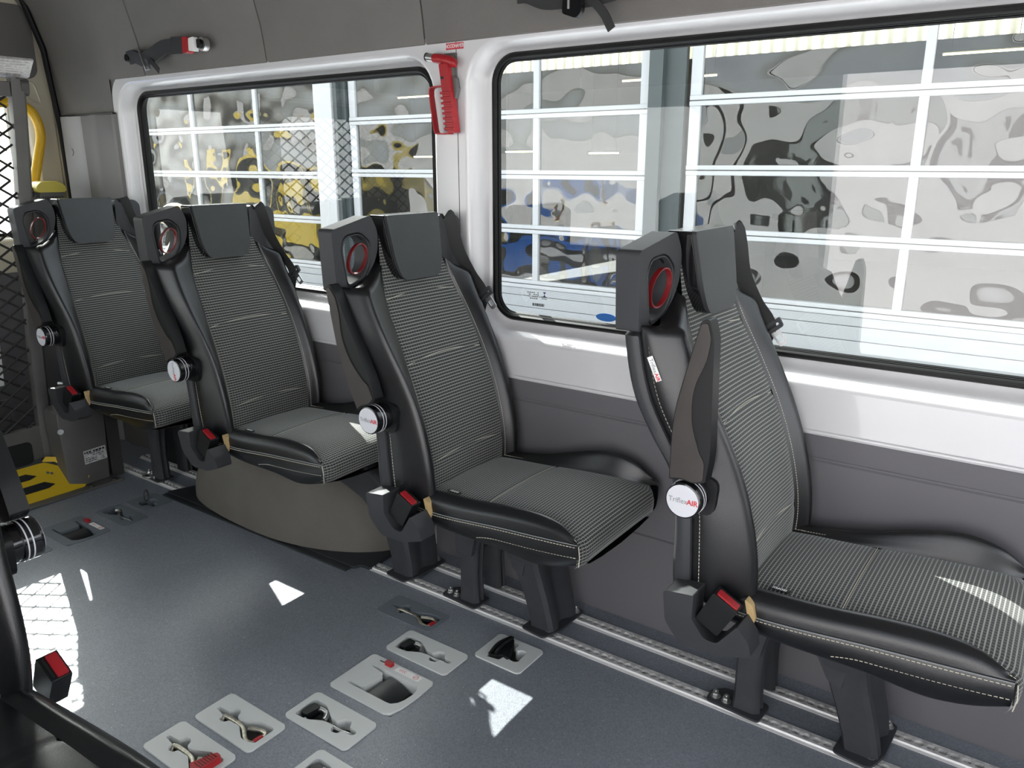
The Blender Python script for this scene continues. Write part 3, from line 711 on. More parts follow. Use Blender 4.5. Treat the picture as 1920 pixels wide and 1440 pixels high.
    for k in range(28):
        a = 2*PI*k/28; u = .0225*math.cos(a); v = .044*math.sin(a); ell.append((-.192 + u*.94 + v*.30, 1.100 - u*.30 + v*.94))
    mb = MB(); ring = []
    for dx, g in ((-.0055, 1.0), (.0055, 1.0), (.0055, .86), (-.0055, .86)):
        ring.append([(-.078 + dx + (y+.192)*.45, -.192 + (y+.192)*g, 1.10 + (z-1.10)*(.93 if g < 1 else 1)) for y, z in ell])
    mb.loft(ring + [ring[0]], True, False); R['ring'] = [mb.mesh('red_loop', 40), 'dark_red', 'handle']
    # --- belt shroud on the wall side
    o = round_poly([(.128, 1.045), (.118, 1.10), (.122, 1.203), (.216, 1.197), (.237, 1.178), (.240, 1.010), (.190, 1.030)], [.01, .02, .012, .02, .02, .01, .02], 4)
    mb = plate_bm(o, [], YZ, -.135, -.055); mb.v = [(x - .10*max(0, y-.14), y, z) for x, y, z in mb.v]
    me = mb.mesh('belt_shroud', 0); bevel_mesh(me, .008, 3, 50); weighted_normals(me); R['shroud'] = [me, 'shell_plastic', None]
    # --- belt
    path = crom([(-.075, .150, 1.196), (-.052, .160, 1.202), (-.046, .172, 1.165), (-.040, .196, 1.09), (-.014, .222, 1.02), (.020, .236, .962), (.005, .2405, .89), (.030, .2405, .79), (.062, .2405, .68), (.085, .240, .56), (.090, .236, .47)], 6)
    mb = MB(); mb.ribbon(path, (1, .12, .1), .040, .0016); 
    mb = MB(); mb.ribbon([tuple(p) for p in path], [tuple(Vector((.25 + .75*min(1, i/26), 1 - .95*min(1, i/26), .12))) for i in range(len(path))], .040, .0018)
    R['belt'] = [mb.mesh('seat_belt', 60), 'webbing', None]
    mb = plate_bm(round_poly([(-.030, -.008), (.030, -.008), (.026, .018), (-.026, .018)], .006), [rrect(-.020, .020, .002, .008, .0025, 3)], XY, -.005, .005)
    Mx = frame((.026, .238, .962), (.75, .10, .62), (.45, .05, -.75))
    me = mb.mesh('tongue_cover', 0); bevel_mesh(me, .002, 2, 50); xform(me, Mx); R['tongue_cover'] = [me, 'shell_plastic', 'belt']
    mb = plate_bm(round_poly([(-.012, .016), (.012, .016), (.011, .058), (-.011, .058)], .007), [rrect(-.006, .006, .030, .048, .002, 3)], XY, -.0013, .0013)
    me = mb.mesh('tongue', 0); xform(me, Mx); R['tongue'] = [me, 'tongue_metal', 'belt']
    # --- cushion
    ZT = smooth_tab([(.10,.468),(.18,.474),(.30,.480),(.42,.490),(.52,.494),(.58,.490),(.622,.480)])
    YB = smooth_tab([(.10,.160),(.20,.163),(.35,.166),(.46,.166),(.54,.172),(.60,.190),(.640,.216)])
    SS = smooth_tab([(.10,.432),(.20,.434),(.38,.449),(.50,.457),(.58,.464),(.640,.470)])
    BOT = smooth_tab([(.10,.395),(.20,.386),(.30,.384),(.40,.384),(.50,.376),(.56,.384),(.60,.396),(.640,.412)])
    FARUP = smooth_tab([(.10,.0),(.20,.004),(.30,.016),(.40,.036),(.48,.048),(.54,.044),(.60,.026),(.640,.006)])
    YO = smooth_tab([(.10,.212),(.25,.219),(.45,.221),(.58,.221),(.640,.219)])
    xs = [.10 + .545*i/44 for i in range(45)]
    frontpath = [(.640,.4745),(.649,.466),(.653,.452),(.653,.435),(.650,.415),(.643,.408)]
    mb = MB(); rows = []; NC = 29
    def seam_dip(x): return .003*math.exp(-((x-.335)/.005)**2)
    v = 0; prev = None
    allrows = [(x, interp(ZT, x) - seam_dip(x), interp(YB, x)) for x in xs if x <= .630] + [(a, b, .2185) for a, b in frontpath]
    for x, z, yb in allrows:
        if prev: v += math.hypot(x-prev[0], z-prev[1])
        prev = (x, z); r = []
        for j in range(NC):
            t = -1 + 2*j/(NC-1); y = t*yb; cr = .006*(1-t*t)
            front_round = .030*max(0, abs(t)-.80)/.2*max(0, (x-.60)/.05) if t > 0 else .012*max(0, abs(t)-.85)/.15*max(0, (x-.60)/.05)
            zz = z + (cr if x < .635 else cr*.4) - .003*abs(t)**8
            mb.uv[len(rows)*NC + j] = (y, v); r.append((x - front_round, y, zz))
        rows.append(r)
    mb.grid(rows); R['cushion'] = [mb.mesh('cushion_fabric', 60), 'fabric', None]
    top_path = {}
    for s in (-1, 1):
        mb = MB(); rows = []; side = []; pth = []; sp = []; 
        for x in xs:
            zt, yb, ss, yo = interp(ZT, x)-.003, interp(YB, x), interp(SS, x), interp(YO, x)
            up = interp(FARUP, x) * (1.0 if s > 0 else .12); pf = min(1, max(0, (.638-x)/.05)); ss2 = ss + up*.6
            xx = x if x < .632 else .632 + (x-.632)*.6
            key = [(yb, zt), (yb+.006, zt+.003+up*.35), ((yb*.55+yo*.45), zt+.004+up+.009*pf), (yo-.004, (zt+ss)/2+up+.004+.006*pf), (yo+.001, ss2+.004), (yo, ss2)]
            rows.append([(xx, s*q.x, q.y) for q in crom([(a, b, 0) for a, b in key], 4)]); pth.append((xx, s*(yb+.002), zt+.0025)); sp.append((xx, s*(yo+.0035), ss2-.006))
            bt = interp(BOT, x)
            side.append([(xx, s*yo, ss2), (xx, s*(yo+.002), ss2-.004), (xx, s*(yo+.001), (ss+bt)/2), (xx, s*(yo-.006), bt+.008), (xx, s*(yo-.016), bt), (xx, s*(yo-.06), bt-.004)])
        mb.grid(rows); R['cb%d' % s] = [mb.mesh('cushion_bolster', 60), 'leather', None]
        mb = MB(); mb.grid(side); mb.grid([[(p[0]+.0, p[1], p[2]) for p in side[-1]], [(p[0]+.004, p[1]*.98, p[2]) for p in side[-1]]]); R['cs%d' % s] = [mb.mesh('cushion_side', 60), 'leather', None]
        top_path[s] = (pth, sp)
    mb = MB(); rows = []
    for x in xs:
        bt = interp(BOT, x) - .004; rows.append([(x, y, bt - .018*(1-(y/.21)**2)*min(1, max(0, (x-.30)/.12))) for y in (-.165, -.1, 0, .1, .165)])
    mb.grid(rows); mb.grid([[(.638, y, .410) for y in (-.2, 0, .2)], [(.630, y, .400) for y in (-.165, 0, .165)]]); R['pan'] = [mb.mesh('cushion_pan', 60), 'black_plastic', None]
    # --- stitching (cream thread) and piping
    mb = MB()
    for s in (-1, 1):
        q = MB()
        pth, sp = top_path[s]; stitches(mb, [(p[0], p[1]+s*.004, p[2]+.0015) for p in pth]); stitches(mb, [(x, y, z) for x, y, z in sp], .0010, .006, .003)
        q.tube([(x, y - s*.0015, z+.006) for x, y, z in sp], .0011, 5); R['piping%d' % s] = [q.mesh('piping', 60), 'piping', None]
        stitches(mb, [(x, s*(interp(YO, x)+.0008), interp(SS, x) - .034 - .018*max(0, (.40-x)/.1)**2) for x in xs if x > .33], .0009, .006, .003)
        zz = back_z(40, .46, 1.07)
        stitches(mb, [(interp(FT, z)+.0022, s*(interp(HW, z)+.006), z) for z in zz])
        stitches(mb, [(interp(BT, z)+.022, s*(ye_side(z, s)+.0012), z) for z in zz if z < 1.0], .0009, .006, .003)
    for zs in (.545, .815, .985):
        hw = interp(HW, zs); mb.tube([(fabric_x(zs + .012*(1-(t*t)), t*hw)+.0012, t*hw, zs + .012*(1-t*t)) for t in [(-1 + 2*k/20)*.985 for k in range(21)]], .0008, 5)
    yb = interp(YB, .335); mb.tube([(.335, t*yb, interp(ZT, .335) - .0015 + .006*(1-t*t)) for t in [(-1+2*k/14)*.985 for k in range(15)]], .0008, 5)
    mb.tube([(.6445, -.2200, .468), (.6475, -.2195, .44), (.6435, -.216, .412)], .0011, 5)
    R['stitching'] = [mb.mesh('stitching', 0), 'stitch', None]
    # --- small woven tags
    mb = plate_bm(rrect(-.022, .022, -.006, .006, .003, 3), [], XY, 0, .0014); me = mb.mesh('isofix_tag', 0); M1 = frame((.205, -.151, .4765), (1, -.05, .02), (0, 1, 0)); xform(me, M1); R['isofix_tag'] = [me, 'label_black', None]
    me = text_mesh('ISOFIX', .0105, .0003, .0002); xform(me, frame((.205, -.151, .4782), (-1, .05, -.02), (0, -1, 0))); R['isofix_text'] = [me, 'label_white', 'isofix_tag']
    z0 = .945; Mt = frame((interp(FT, z0)-.040, -.2375, z0), (-.30, 0, .95), (.95, 0, .30))
    Mt = frame((interp(BT, z0)+.030, -.2632, z0), (.42, .02, -.91), (.91, 0, .42))
    mb = plate_bm([(-.027, -.0065), (.027, -.0065), (.027, .0065), (-.027, .0065)], [], XY, 0, .0012); me = mb.mesh('name_tag', 0); xform(me, Mt); R['name_tag'] = [me, 'label_white', None]
    me = text_mesh('Triflex', .0115, .0003, .0001); me.transform(Matrix.Translation((-.007, 0, .0014))); xform(me, Mt); R['tag_text_a'] = [me, 'disc_grey', 'name_tag']
    me = text_mesh('AIR', .0115, .0003, .0003); me.transform(Matrix.Translation((.018, 0, .0014))); xform(me, Mt); R['tag_text_b'] = [me, 'disc_red', 'name_tag']
    # --- bracket and buckle by the aisle
    o = round_poly([(.012, .474), (.080, .482), (.078, .425), (.104, .383), (.132, .382), (.176, .443), (.200, .412), (.206, .376), (.135, .350), (.048, .346), (.016, .396)], [.010, .004, .006, .010, .010, .005, .007, .007, .012, .018, .012], 4)
    mb = plate_bm(o, [], XZ, -.292, -.226); mb.v = [(x, y + (.018 if y < -.26 else 0)*max(0, (.44-z)/.09), z) for x, y, z in mb.v]
    me = mb.mesh('buckle_bracket', 0); bevel_mesh(me, .007, 3, 50); weighted_normals(me); R['bracket'] = [me, 'shell_plastic', None]
    mb = plate_bm(round_poly([(-.028, -.080), (.028, -.080), (.030, .0), (-.030, .0)], .005), [], XZ, -.018, .018)
    A = Matrix.Translation((.142, -.255, .478)) @ Matrix.Rotation(math.radians(28), 4, 'Y')
    me = mb.mesh('buckle', 0); bevel_mesh(me, .004, 2, 50); weighted_normals(me); xform(me, A); weighted_normals(me); R['buckle'] = [me, 'black_plastic', None]
    mb = plate_bm(rrect(-.024, .026, -.014, .006, .003, 3), [], XY, -.004, .0035); me = mb.mesh('red_button', 0); bevel_mesh(me, .0015, 2, 50); xform(me, A); R['button'] = [me, 'red_plastic', 'buckle']
    mb = plate_bm([(-.021, .0085), (.023, .0085), (.023, .013), (-.021, .013)], [], XY, -.002, .0012); me = mb.mesh('slot', 0); xform(me, A); R['slot'] = [me, 'label_black', 'buckle']
    mb = plate_bm(round_poly([(.166, .472), (.184, .462), (.192, .434), (.186, .412), (.176, .430)], .005), [], XZ, -.226, -.205); R['foam'] = [mb.mesh('torn_foam', 0), 'foam_tan', None]
    # --- armrest: hub, stripes, cap, arm
    hx, hz = .046, .690
    mb = MB(); mb.cyl((hx, -.226, hz), (0, -1, 0), .037, .030, 40); mb.cyl((hx, -.256, hz), (0, -1, 0), .0345, .009, 40); mb.cyl((hx, -.265, hz), (0, -1, 0), .0385, .029, 40)
    R['hub'] = [mb.mesh('armrest_hub', 40), 'black_gloss', None]
    mb = MB()
    for y in (-.2705, -.2800): mb.loft([[(hx + r*math.cos(2*PI*k/40), y+d, hz + r*math.sin(2*PI*k/40)) for k in range(40)] for d, r in ((.0012, .0384), (.0012, .0390), (-.0012, .0390), (-.0012, .0384))], True, False)
    R['stripe'] = [mb.mesh('chrome_stripe', 30), 'disc_white', 'hub']
    mb = MB(); mb.loft([[(hx + r*math.cos(2*PI*k/40), y, hz + r*math.sin(2*PI*k/40)) for k in range(40)] for y, r in ((-.294, .0385), (-.2985, .0375), (-.2995, .0355))], True, True)
    R['cap_ring'] = [mb.mesh('cap_ring', 40), 'black_gloss', 'hub']
    mb = MB(); mb.cyl((hx, -.2993, hz), (0, -1, 0), .0345, .0012, 40); R['cap'] = [mb.mesh('cap_disc', 30), 'disc_white', 'hub']
    Mt = frame((hx, -.3009, hz), (1, 0, .0), (0, 0, 1))
    me = text_mesh('Triflex', .0155, .0002, .00005); me.transform(Matrix.Translation((-.0095, 0, 0))); xform(me, Mt); R['cap_text_a'] = [me, 'disc_grey', 'hub']
    me = text_mesh('AIR', .0155, .0002, .0004); me.transform(Matrix.Translation((.0215, 0, 0))); xform(me, Mt); R['cap_text_b'] = [me, 'disc_red', 'hub']
    mb = plate_bm(round_poly([(-.034, -.046), (.046, -.046), (.052, .036), (-.028, .044)], .025), [], XZ, -.243, -.222); mb.v = [(x+hx, y, z+hz) for x, y, z in mb.v]; R['hub_plate'] = [mb.mesh('hub_plate', 30), 'black_plastic', None]
    armo = round_poly([(-.037, .036), (-.039, .172), (-.014, .286), (.006, .372), (.022, .376), (.034, .340), (.046, .100), (.040, .046), (.018, .038), (-.012, .042)], [.004, .05, .05, .006, .006, .012, .05, .004, .01, .01], 4)
    mb = plate_bm(armo, [], XZ, -.290, -.256); me = mb.mesh('armrest', 0); bevel_mesh(me, .0035, 2, 50); weighted_normals(me); R['arm'] = [me, 'black_plastic', None]
    face = round_poly([(-.034, .040), (-.036, .172), (-.011, .286), (.008, .366), (.020, .368), (.029, .338), (.024, .295), (.000, .235), (.002, .165), (.024, .105), (.036, .088), (.036, .050), (.018, .042), (-.012, .046)], [.003, .05, .05, .005, .005, .01, .04, .06, .06, .04, .01, .004, .01, .01], 5)
    mb = plate_bm(face, [], XZ, -.2932, -.287); me = mb.mesh('arm_face', 0); bevel_mesh(me, .001, 1, 50); weighted_normals(me); R['arm_face'] = [me, 'arm_reflection', 'arm']  # face plate carries the arm's brownish reflection as its colour
    for k in ('cushion', 'cb-1', 'cb1', 'cs-1', 'cs1', 'pan', 'piping-1', 'piping1', 'isofix_tag', 'isofix_text'): R[k][0].transform(Matrix.Translation((.010, 0, 0)))
    for v in R['stitching'][0].vertices:
        if v.co.x > .168 and v.co.z < .51: v.co.x += .010
    return R, (hx, hz)
SEAT, (HUBX, HUBZ) = make_seat()
NAMES = {'back_fabric':'back_fabric','bolster_near':'back_bolster','bolster_far':'back_bolster','shell':'back_shell','headrest_base':'headrest_base','headrest':'headrest_pad','handle':'grab_handle','handle_rim':'handle_rim','ring':'red_loop','shroud':'belt_shroud','belt':'seat_belt','tongue_cover':'tongue_cover','tongue':'belt_tongue','cushion':'cushion_fabric','cb-1':'cushion_bolster','cb1':'cushion_bolster','cs-1':'cushion_side','cs1':'cushion_side','pan':'cushion_pan','stitching':'stitching','piping-1':'piping','piping1':'piping','isofix_tag':'woven_tag','isofix_text':'tag_lettering','name_tag':'name_tag','tag_text_a':'tag_lettering','tag_text_b':'tag_lettering','bracket':'buckle_bracket','buckle':'belt_buckle','button':'red_button','slot':'buckle_slot','foam':'torn_foam','hub':'armrest_hub','stripe':'hub_stripe','cap_ring':'cap_ring','cap':'cap_disc','cap_text_a':'cap_lettering','cap_text_b':'cap_lettering','hub_plate':'hub_plate','arm':'armrest','arm_face':'armrest_face'}
for me, m, p in SEAT.values(): me.materials.clear(); me.materials.append(MATS[m])

def leg_mesh(prof, y0, y1, ytop0, ytop1, pw=2):
    """cast leg: list of (z, x_back, x_front); wide across y, hollowed on the front face"""
    mb = MB(); rings = []; zmax = prof[-1][0]
    for z, xb, xf in prof:
        t = (z/zmax)**pw; a = y0 + (ytop0-y0)*t; b = y1 + (ytop1-y1)*t; m = (a+b)/2; d = .016 if b-a > .1 else .003; g = min(.034, (b-a)*.3)
        rings.append([(xb, a+.012, z), (xb+.008, a, z), (xf-.012, a, z), (xf, a+.010, z), (xf+.002, a+g, z), (xf-d, m-g*.3, z), (xf-d, m+g*.3, z), (xf+.002, b-g, z), (xf, b-.010, z), (xf-.012, b, z), (xf-.03, b, z), (xb, b-.012, z)])
    mb.loft(rings); return mb.mesh('leg', 40)
def bolt_mesh():
    mb = MB()
    mb.loft([[(r*math.cos(PI/3*k), r*math.sin(PI/3*k), z) for k in range(6)] for z, r in ((0, .0098), (.0085, .0098), (.0105, .0085))])
    mb.cyl((0, 0, -.001), (0, 0, 1), .013, .0022, 16); mb.cyl((0, 0, .0105), (0, 0, 1), .0075, .005, 12); mb.cyl((0, 0, .0155), (0, 0, 1), .0048, .004, 10, .004)
    return mb.mesh('bolt', 40)
BOLT = bolt_mesh()
def foot_mesh(pts): 
    mb = plate_bm(round_poly(pts, .014, 4), [], XY, .0088, .0145); me = mb.mesh('foot_plate', 0); bevel_mesh(me, .0015, 1, 50); return me
LEGS = {'front': leg_mesh([(.012,.345,.425),(.05,.338,.418),(.12,.318,.402),(.20,.292,.382),(.28,.258,.372),(.34,.215,.370),(.382,.20,.368)], .030, .178, -.02, .20),
        'mid': leg_mesh([(.012,.075,.145),(.05,.078,.142),(.12,.078,.140),(.20,.078,.145),(.28,.07,.165),(.34,.06,.195),(.382,.055,.21)], .024, .080, -.02, .09, 6), 'far': leg_mesh([(.012,.075,.145),(.12,.078,.140),(.24,.078,.150),(.382,.07,.18)], .146, .192, .13, .19)}
FOOT = {'front': foot_mesh([(.328,.008),(.415,-.002),(.435,.06),(.440,.195),(.36,.200),(.335,.10)]), 'mid': foot_mesh([(.012,.014),(.155,.004),(.158,.085),(.04,.090),(.010,.06)])}
BOLTS = {'front': [(.408, .042), (.420, .176)], 'mid': [(.030, .040), (.060, .036)]}
ARCH = plate_bm(crom([(.080, .20, 0), (.076, .30, 0), (.066, .384, 0)], 3)[:-1] + [(.066, .384), (.368, .384)] + [(.352, .30), (.318, .205)] + [tuple(v)[:2] for v in crom([(.296, .20, 0), (.262, .262, 0), (.205, .300, 0), (.160, .285, 0), (.140, .20, 0)], 5)], [], XZ, .012, .165) if False else plate_bm(round_poly([(.080, .18), (.066, .384), (.368, .384), (.330, .18), (.300, .19), (.262, .265), (.205, .302), (.158, .275), (.138, .18)], [.002, .01, .01, .002, .01, .04, .04, .03, .01], 4), [], XZ, .012, .165)
ARCH = ARCH.mesh('arch', 40)
def child(name, me, m, parent, loc=None):
    o = link(name, me, m, parent)
    if loc: o.location = loc
    return o
def place_seat(x, y, label, arm_deg, legs=('front', 'mid'), mirror=False, skip=(), leg_dx=None):
    t = thing('van_seat', label, 'seat', (x, y, 0), group='single van seats'); obs = {}
    if mirror: t.scale = (1, -1, 1)
    order = [k for k in SEAT if SEAT[k][2] is None] + [k for k in SEAT if SEAT[k][2] is not None]
    for k in order:
        if k in skip: continue
        me, m, p = SEAT[k]; o = bpy.data.objects.new(NAMES[k], me); COL.objects.link(o); o.parent = obs[p] if p else t; obs[k] = o
        if k == 'arm':
            a = math.radians(arm_deg); o.matrix_local = Matrix.Translation((HUBX, 0, HUBZ)) @ Matrix.Rotation(a, 4, 'Y')
    if len(legs) == 2: child('leg_arch', ARCH, 'cast_black', t)
    for k in legs:
        dx = (leg_dx or {}).get(k, 0); l = child('leg', LEGS[k], 'cast_black', t, (dx, 0, 0)); f = child('foot_plate', FOOT[k], 'cast_black', l)
        if k == 'mid': child('leg', LEGS['far'], 'cast_black', t, (dx, 0, 0))
        for bx, by in BOLTS[k]: child('bolt', BOLT, 'zinc', l, (bx, by, .0145))
    return t, obs
SY = 1.71
S4, _ = place_seat(-.630, SY, 'nearest seat at the right edge, armrest standing almost upright in front of it', 1)
S3, _ = place_seat(-1.525, SY, 'third seat back, below the red hammer, with its armrest folded back along the side', -24)
S2, O2 = place_seat(-2.425, SY, 'second seat from the rear, standing over the carpeted wheel arch', -24, legs=())
S1, _ = place_seat(-3.335, SY, 'rearmost seat beside the wire mesh of the lift', -24, legs=('mid',), leg_dx={'mid': .06})
S5, O5 = place_seat(-1.535, .275, 'dark seat cut off at the lower left corner of the picture', -24, mirror=True, skip=('bracket', 'stitching', 'isofix_text', 'cap_text_a', 'cap_text_b', 'isofix_tag', 'foam'))
# the second seat stands on a long cranked leg in front of the wheel arch
lg = leg_mesh([(.012,.68,.765),(.06,.675,.762),(.14,.655,.752),(.20,.62,.742),(.26,.555,.735),(.31,.43,.70),(.36,.30,.62),(.385,.26,.60)], .030, .178, .0, .19)
l2 = child('leg', lg, 'cast_black', S2); child('foot_plate', foot_mesh([(.668,.008),(.76,-.002),(.778,.06),(.782,.195),(.70,.200),(.672,.10)]), 'cast_black', l2)
for bx, by in ((.742, .042), (.752, .178)): child('bolt', BOLT, 'zinc', l2, (bx, by, .0145))
l3 = child('leg', leg_mesh([(.012,-.33,-.26),(.2,-.2,-.10),(.385,.04,.16)], .05, .178, .0, .19), 'cast_black', S2)
for k in ('cap_text_a', 'cap_text_b'):                              # this cap has been turned on its hub
    O2[k].matrix_local = Matrix.Translation((HUBX, 0, HUBZ)) @ Matrix.Rotation(math.radians(80), 4, 'Y') @ Matrix.Translation((-HUBX, 0, -HUBZ))
O5['cushion'].material_slots[0].link = 'OBJECT'; O5['cushion'].material_slots[0].material = MATS['leather']

# ================================================================== WHEELCHAIR LIFT AT THE REAR
def build_lift():
    LX = -3.49; K = 1.0205
    t = thing('wheelchair_lift', 'folded wheelchair lift platform with wire mesh at the far left', 'wheelchair lift', (LX, 1.0, 0)); P = lambda x, y, z: (x-LX, y*K-1.0, 1.35+(z-1.35)*K)
    # side frame post (bent sheet) and frame rails
    mb = MB(); rows = []
    for z, y in ((.135, 1.432), (.27, 1.430), (.65, 1.448), (1.16, 1.490), (1.50, 1.522), (1.66, 1.534)):
        rows.append([P(LX-.03, y-.030, z), P(LX+.008, y-.030, z), P(LX+.012, y-.012, z), P(LX+.012, y+.012, z), P(LX+.004, y+.022, z), P(LX-.05, y+.026, z), P(LX-.05, y-.02, z)])
    mb.loft(rows); part('side_post', mb, 'steel_frame', t, smooth=30)
    for y0, y1, z0, z1 in ((.30, 1.44, .135, .275), (.30, 1.53, 1.60, 1.655)):
        mb = MB(); mb.box(LX-.03-LX, .006, y0-1, y1-1, z0, z1); part('cross_rail', mb, 'steel_frame', t, bev=.004)
    mb = plate_bm(rrect(.30, 1.36, .150, .245, .02), [], YZ, LX+.006, LX+.008); mb.v = [P(*v) for v in mb.v]; part('dark_slot', mb, 'grip_black', t)
    # expanded mesh: slanted wires crossing, welded as one panel
    mb = MB(); yA, yB, z0, z1 = .30, 1.50, .27, 1.60; dz = .058; dy = .085
    def edge_y(z): return 1.402 + (z-.27)*.078
    k = -30
    import itertools
    for sgn in (1, -1):
        c = -2.5
        while c < 4.5:
            pts = []
            for i in range(60):
                z = z0 + (z1-z0)*i/59; y = c + sgn*(z-z0)*(dy/dz)
                if yA <= y <= edge_y(z): pts.append((z, y))
            if len(pts) > 1:
                a, b = pts[0], pts[-1]; mb.tube([P(LX - .012 + .002*sgn, a[1], a[0]), P(LX - .012 + .002*sgn, b[1], b[0])], .0046, 4)
            c += dy
    part('wire_mesh', mb, 'mesh_wire', t)
    # ribbed aluminium top edge
    mb = MB(); mb.grid([[P(x, y, z) for x, z in ((LX-.04, 1.735), (LX+.03, 1.735), (LX+.035, 1.728), (LX-.02, 1.672), (LX-.04, 1.668))] for y in (.3, 1.585)])
    mb.grid([[P(LX-.04, 1.585, 1.735), P(LX+.03, 1.585, 1.735)], [P(LX-.04, 1.585, 1.668), P(LX-.02, 1.585, 1.672)]]); part('top_edge', mb, 'aluminium', t, smooth=20)
    for k in range(6):
        mb = MB(); f = k/6; x = LX+.033 - .052*f; z = 1.724 - .05*f; mb.tube([P(x+.003, .3, z), P(x+.003, 1.575 - .03*f, z)], .0022, 6); part('rib', mb, 'aluminium_bright', t)
    mb = plate_bm(round_poly([(LX-.05, 1.60), (LX+.01, 1.60), (LX+.02, 1.66), (LX-.03, 1.67)], .02), [], XZ, 1.535, 1.565); mb.v = [P(*v) for v in mb.v]; part('hinge_bracket', mb, 'steel_dark', t, bev=.004)
    mb = MB(); mb.tube([P(LX+.01, 1.50, .70-.24), P(LX+.03, 1.515, .462), P(LX+.035, 1.530, .445), P(LX+.03, 1.532, .425), P(LX+.01, 1.515, .42)], .007, 8); part('catch_hook', mb, 'zinc', t, smooth=60)
    # backing sheet of the platform, seen through the mesh, with a sticker
    mb = MB(); mb.box(-.075, -.065, -.7, .36, .28, .40); part('platform_deck', mb, 'steel_dark', t)
    mb = plate_bm([(1.12, .48), (1.325, .48), (1.335, .66), (1.12, .66)], [], YZ, LX-.0645, LX-.063); mb.v = [P(*v) for v in mb.v]; st = part('sticker', mb, 'label_white', t)
    mb = MB(); mb.box(-.0629, -.0622, .12+.05, .30, .628, .640); part('sticker_bar', mb, 'label_red', st)
    # yellow bridge plate
    P = lambda x, y, z: (x-LX, y-1.0, z)
    sl = lambda f, y, d: P(-3.455 + .107*f + .6*d, y, .126 - .104*f + .8*d)
    mb = plate_bm(round_poly([(0, .25), (0, 1.412), (.2, 1.452), (.8, 1.520), (1, 1.528), (1.12, 1.505), (1.12, .25)], .03), [], sl, -.005, 0); br = part('bridge_plate', mb, 'yellow_powder', t, smooth=0)
    mb = MB(); mb.grid([[P(-3.456, 1.405, .130), P(-3.437, 1.447, .122), P(-3.372, 1.520, .055), P(-3.348, 1.530, .033)], [P(-3.450, 1.420, .150), P(-3.432, 1.462, .140), P(-3.366, 1.530, .072), P(-3.342, 1.538, .050)]]); part('raised_edge', mb, 'yellow_powder', br)
    for f0, f1, ye in ((.22, .42, 1.36), (.60, .82, 1.41)):
        mb = MB(); a0 = (-3.455 + .103*f0, .126 - .104*f0 + .003); a1 = (-3.455 + .103*f1, .126 - .104*f1 + .003)
        def q(f, y, d=.0016): return sl(f, y, d)
        pts = [(f0, .27), (f1, .27), (f1, ye-.03), ((f0*.3+f1*.7), ye), (f0, ye-.035)]
        mb.v = [q(f, y) for f, y in pts]; mb.f = [tuple(range(len(pts)))]; part('grip_strip', mb, 'grip_black', br, smooth=0)
    for f, y in ((.35, 1.405), (.40, 1.418), (.75, 1.475), (.82, 1.485)):
        mb = MB(); x, yy, z = sl(f, y, 0); mb.cyl((x, yy, z-.001), (.7, 0, .7), .006, .003, 10); part('rivet', mb, 'zinc', br)
    # hinge strip above the plate
    mb = MB(); mb.box(-.045, -.030, -.7, .405, .115, .140); part('hinge_strip', mb, 'steel_frame', t, bev=.002)
    return t
build_lift()
def build_lift_post():
    t = thing('lift_post', 'grey steel lift post with rating label beside the yellow plate', 'lift post', (-3.40, 1.54, 0)); P = lambda x, y, z: (x+3.40, y-1.54, z)
    mb = MB(); mb.loft([[P(-3.47, a, z), P(-3.36, a+.002, z), P(-3.345, b, z), P(-3.35, c, z), P(-3.47, c, z)] for z, a, b, c in ((.012, 1.458, 1.515, 1.628), (.30, 1.448, 1.525, 1.640), (.345, 1.45, 1.53, 1.645), (.36, 1.47, 1.53, 1.64))]); part('column', mb, 'steel_frame', t, bev=.004)
    mb = MB(); mb.box(*[a+3.40 for a in (-3.47, -3.37)], .110, .165, .0, .34); part('side_box', mb, 'steel_dark', t, bev=.004)
    mb = MB(); mb.box(-.12, .105, -.30, .115, .0, .011); part('base_plate', mb, 'steel_frame', t, bev=.003)
    for y in (-.015, .085):
        mb = MB(); mb.cyl((.088, y, .011), (0, 0, 1), .013, .007, 6); part('bolt', mb, 'steel_dark', t)
    mb = MB(); mb.cyl(P(-3.36, 1.455, .272), (1, -.3, 0), .012, .014, 12); part('pivot_bolt', mb, 'zinc', t)
    M = frame(P(-3.3445, 1.575, .135), (.04, 1, .05), (0, -.04, 1)); mb = plate_bm(rrect(-.048, .048, -.030, .030, .002, 2), [], XY, 0, .001); me = mb.mesh('rating_label', 0); xform(me, M); lb = link('rating_label', me, 'aluminium', t)
    mb = MB(); random.seed(3)
    for r in range(6):
        x = -.043
        while x < .036:
            wd = random.uniform(.004, .012); hgt = .0022 if r else .006; z = .022 - r*.0085
            if random.random() < .8: mb.box(x, x+wd, z-hgt, z+hgt*.3, .001, .0015)
            x += wd + .003
    me = mb.mesh('print', 0); xform(me, M); link('label_print', me, 'label_black', lb)
build_lift_post()
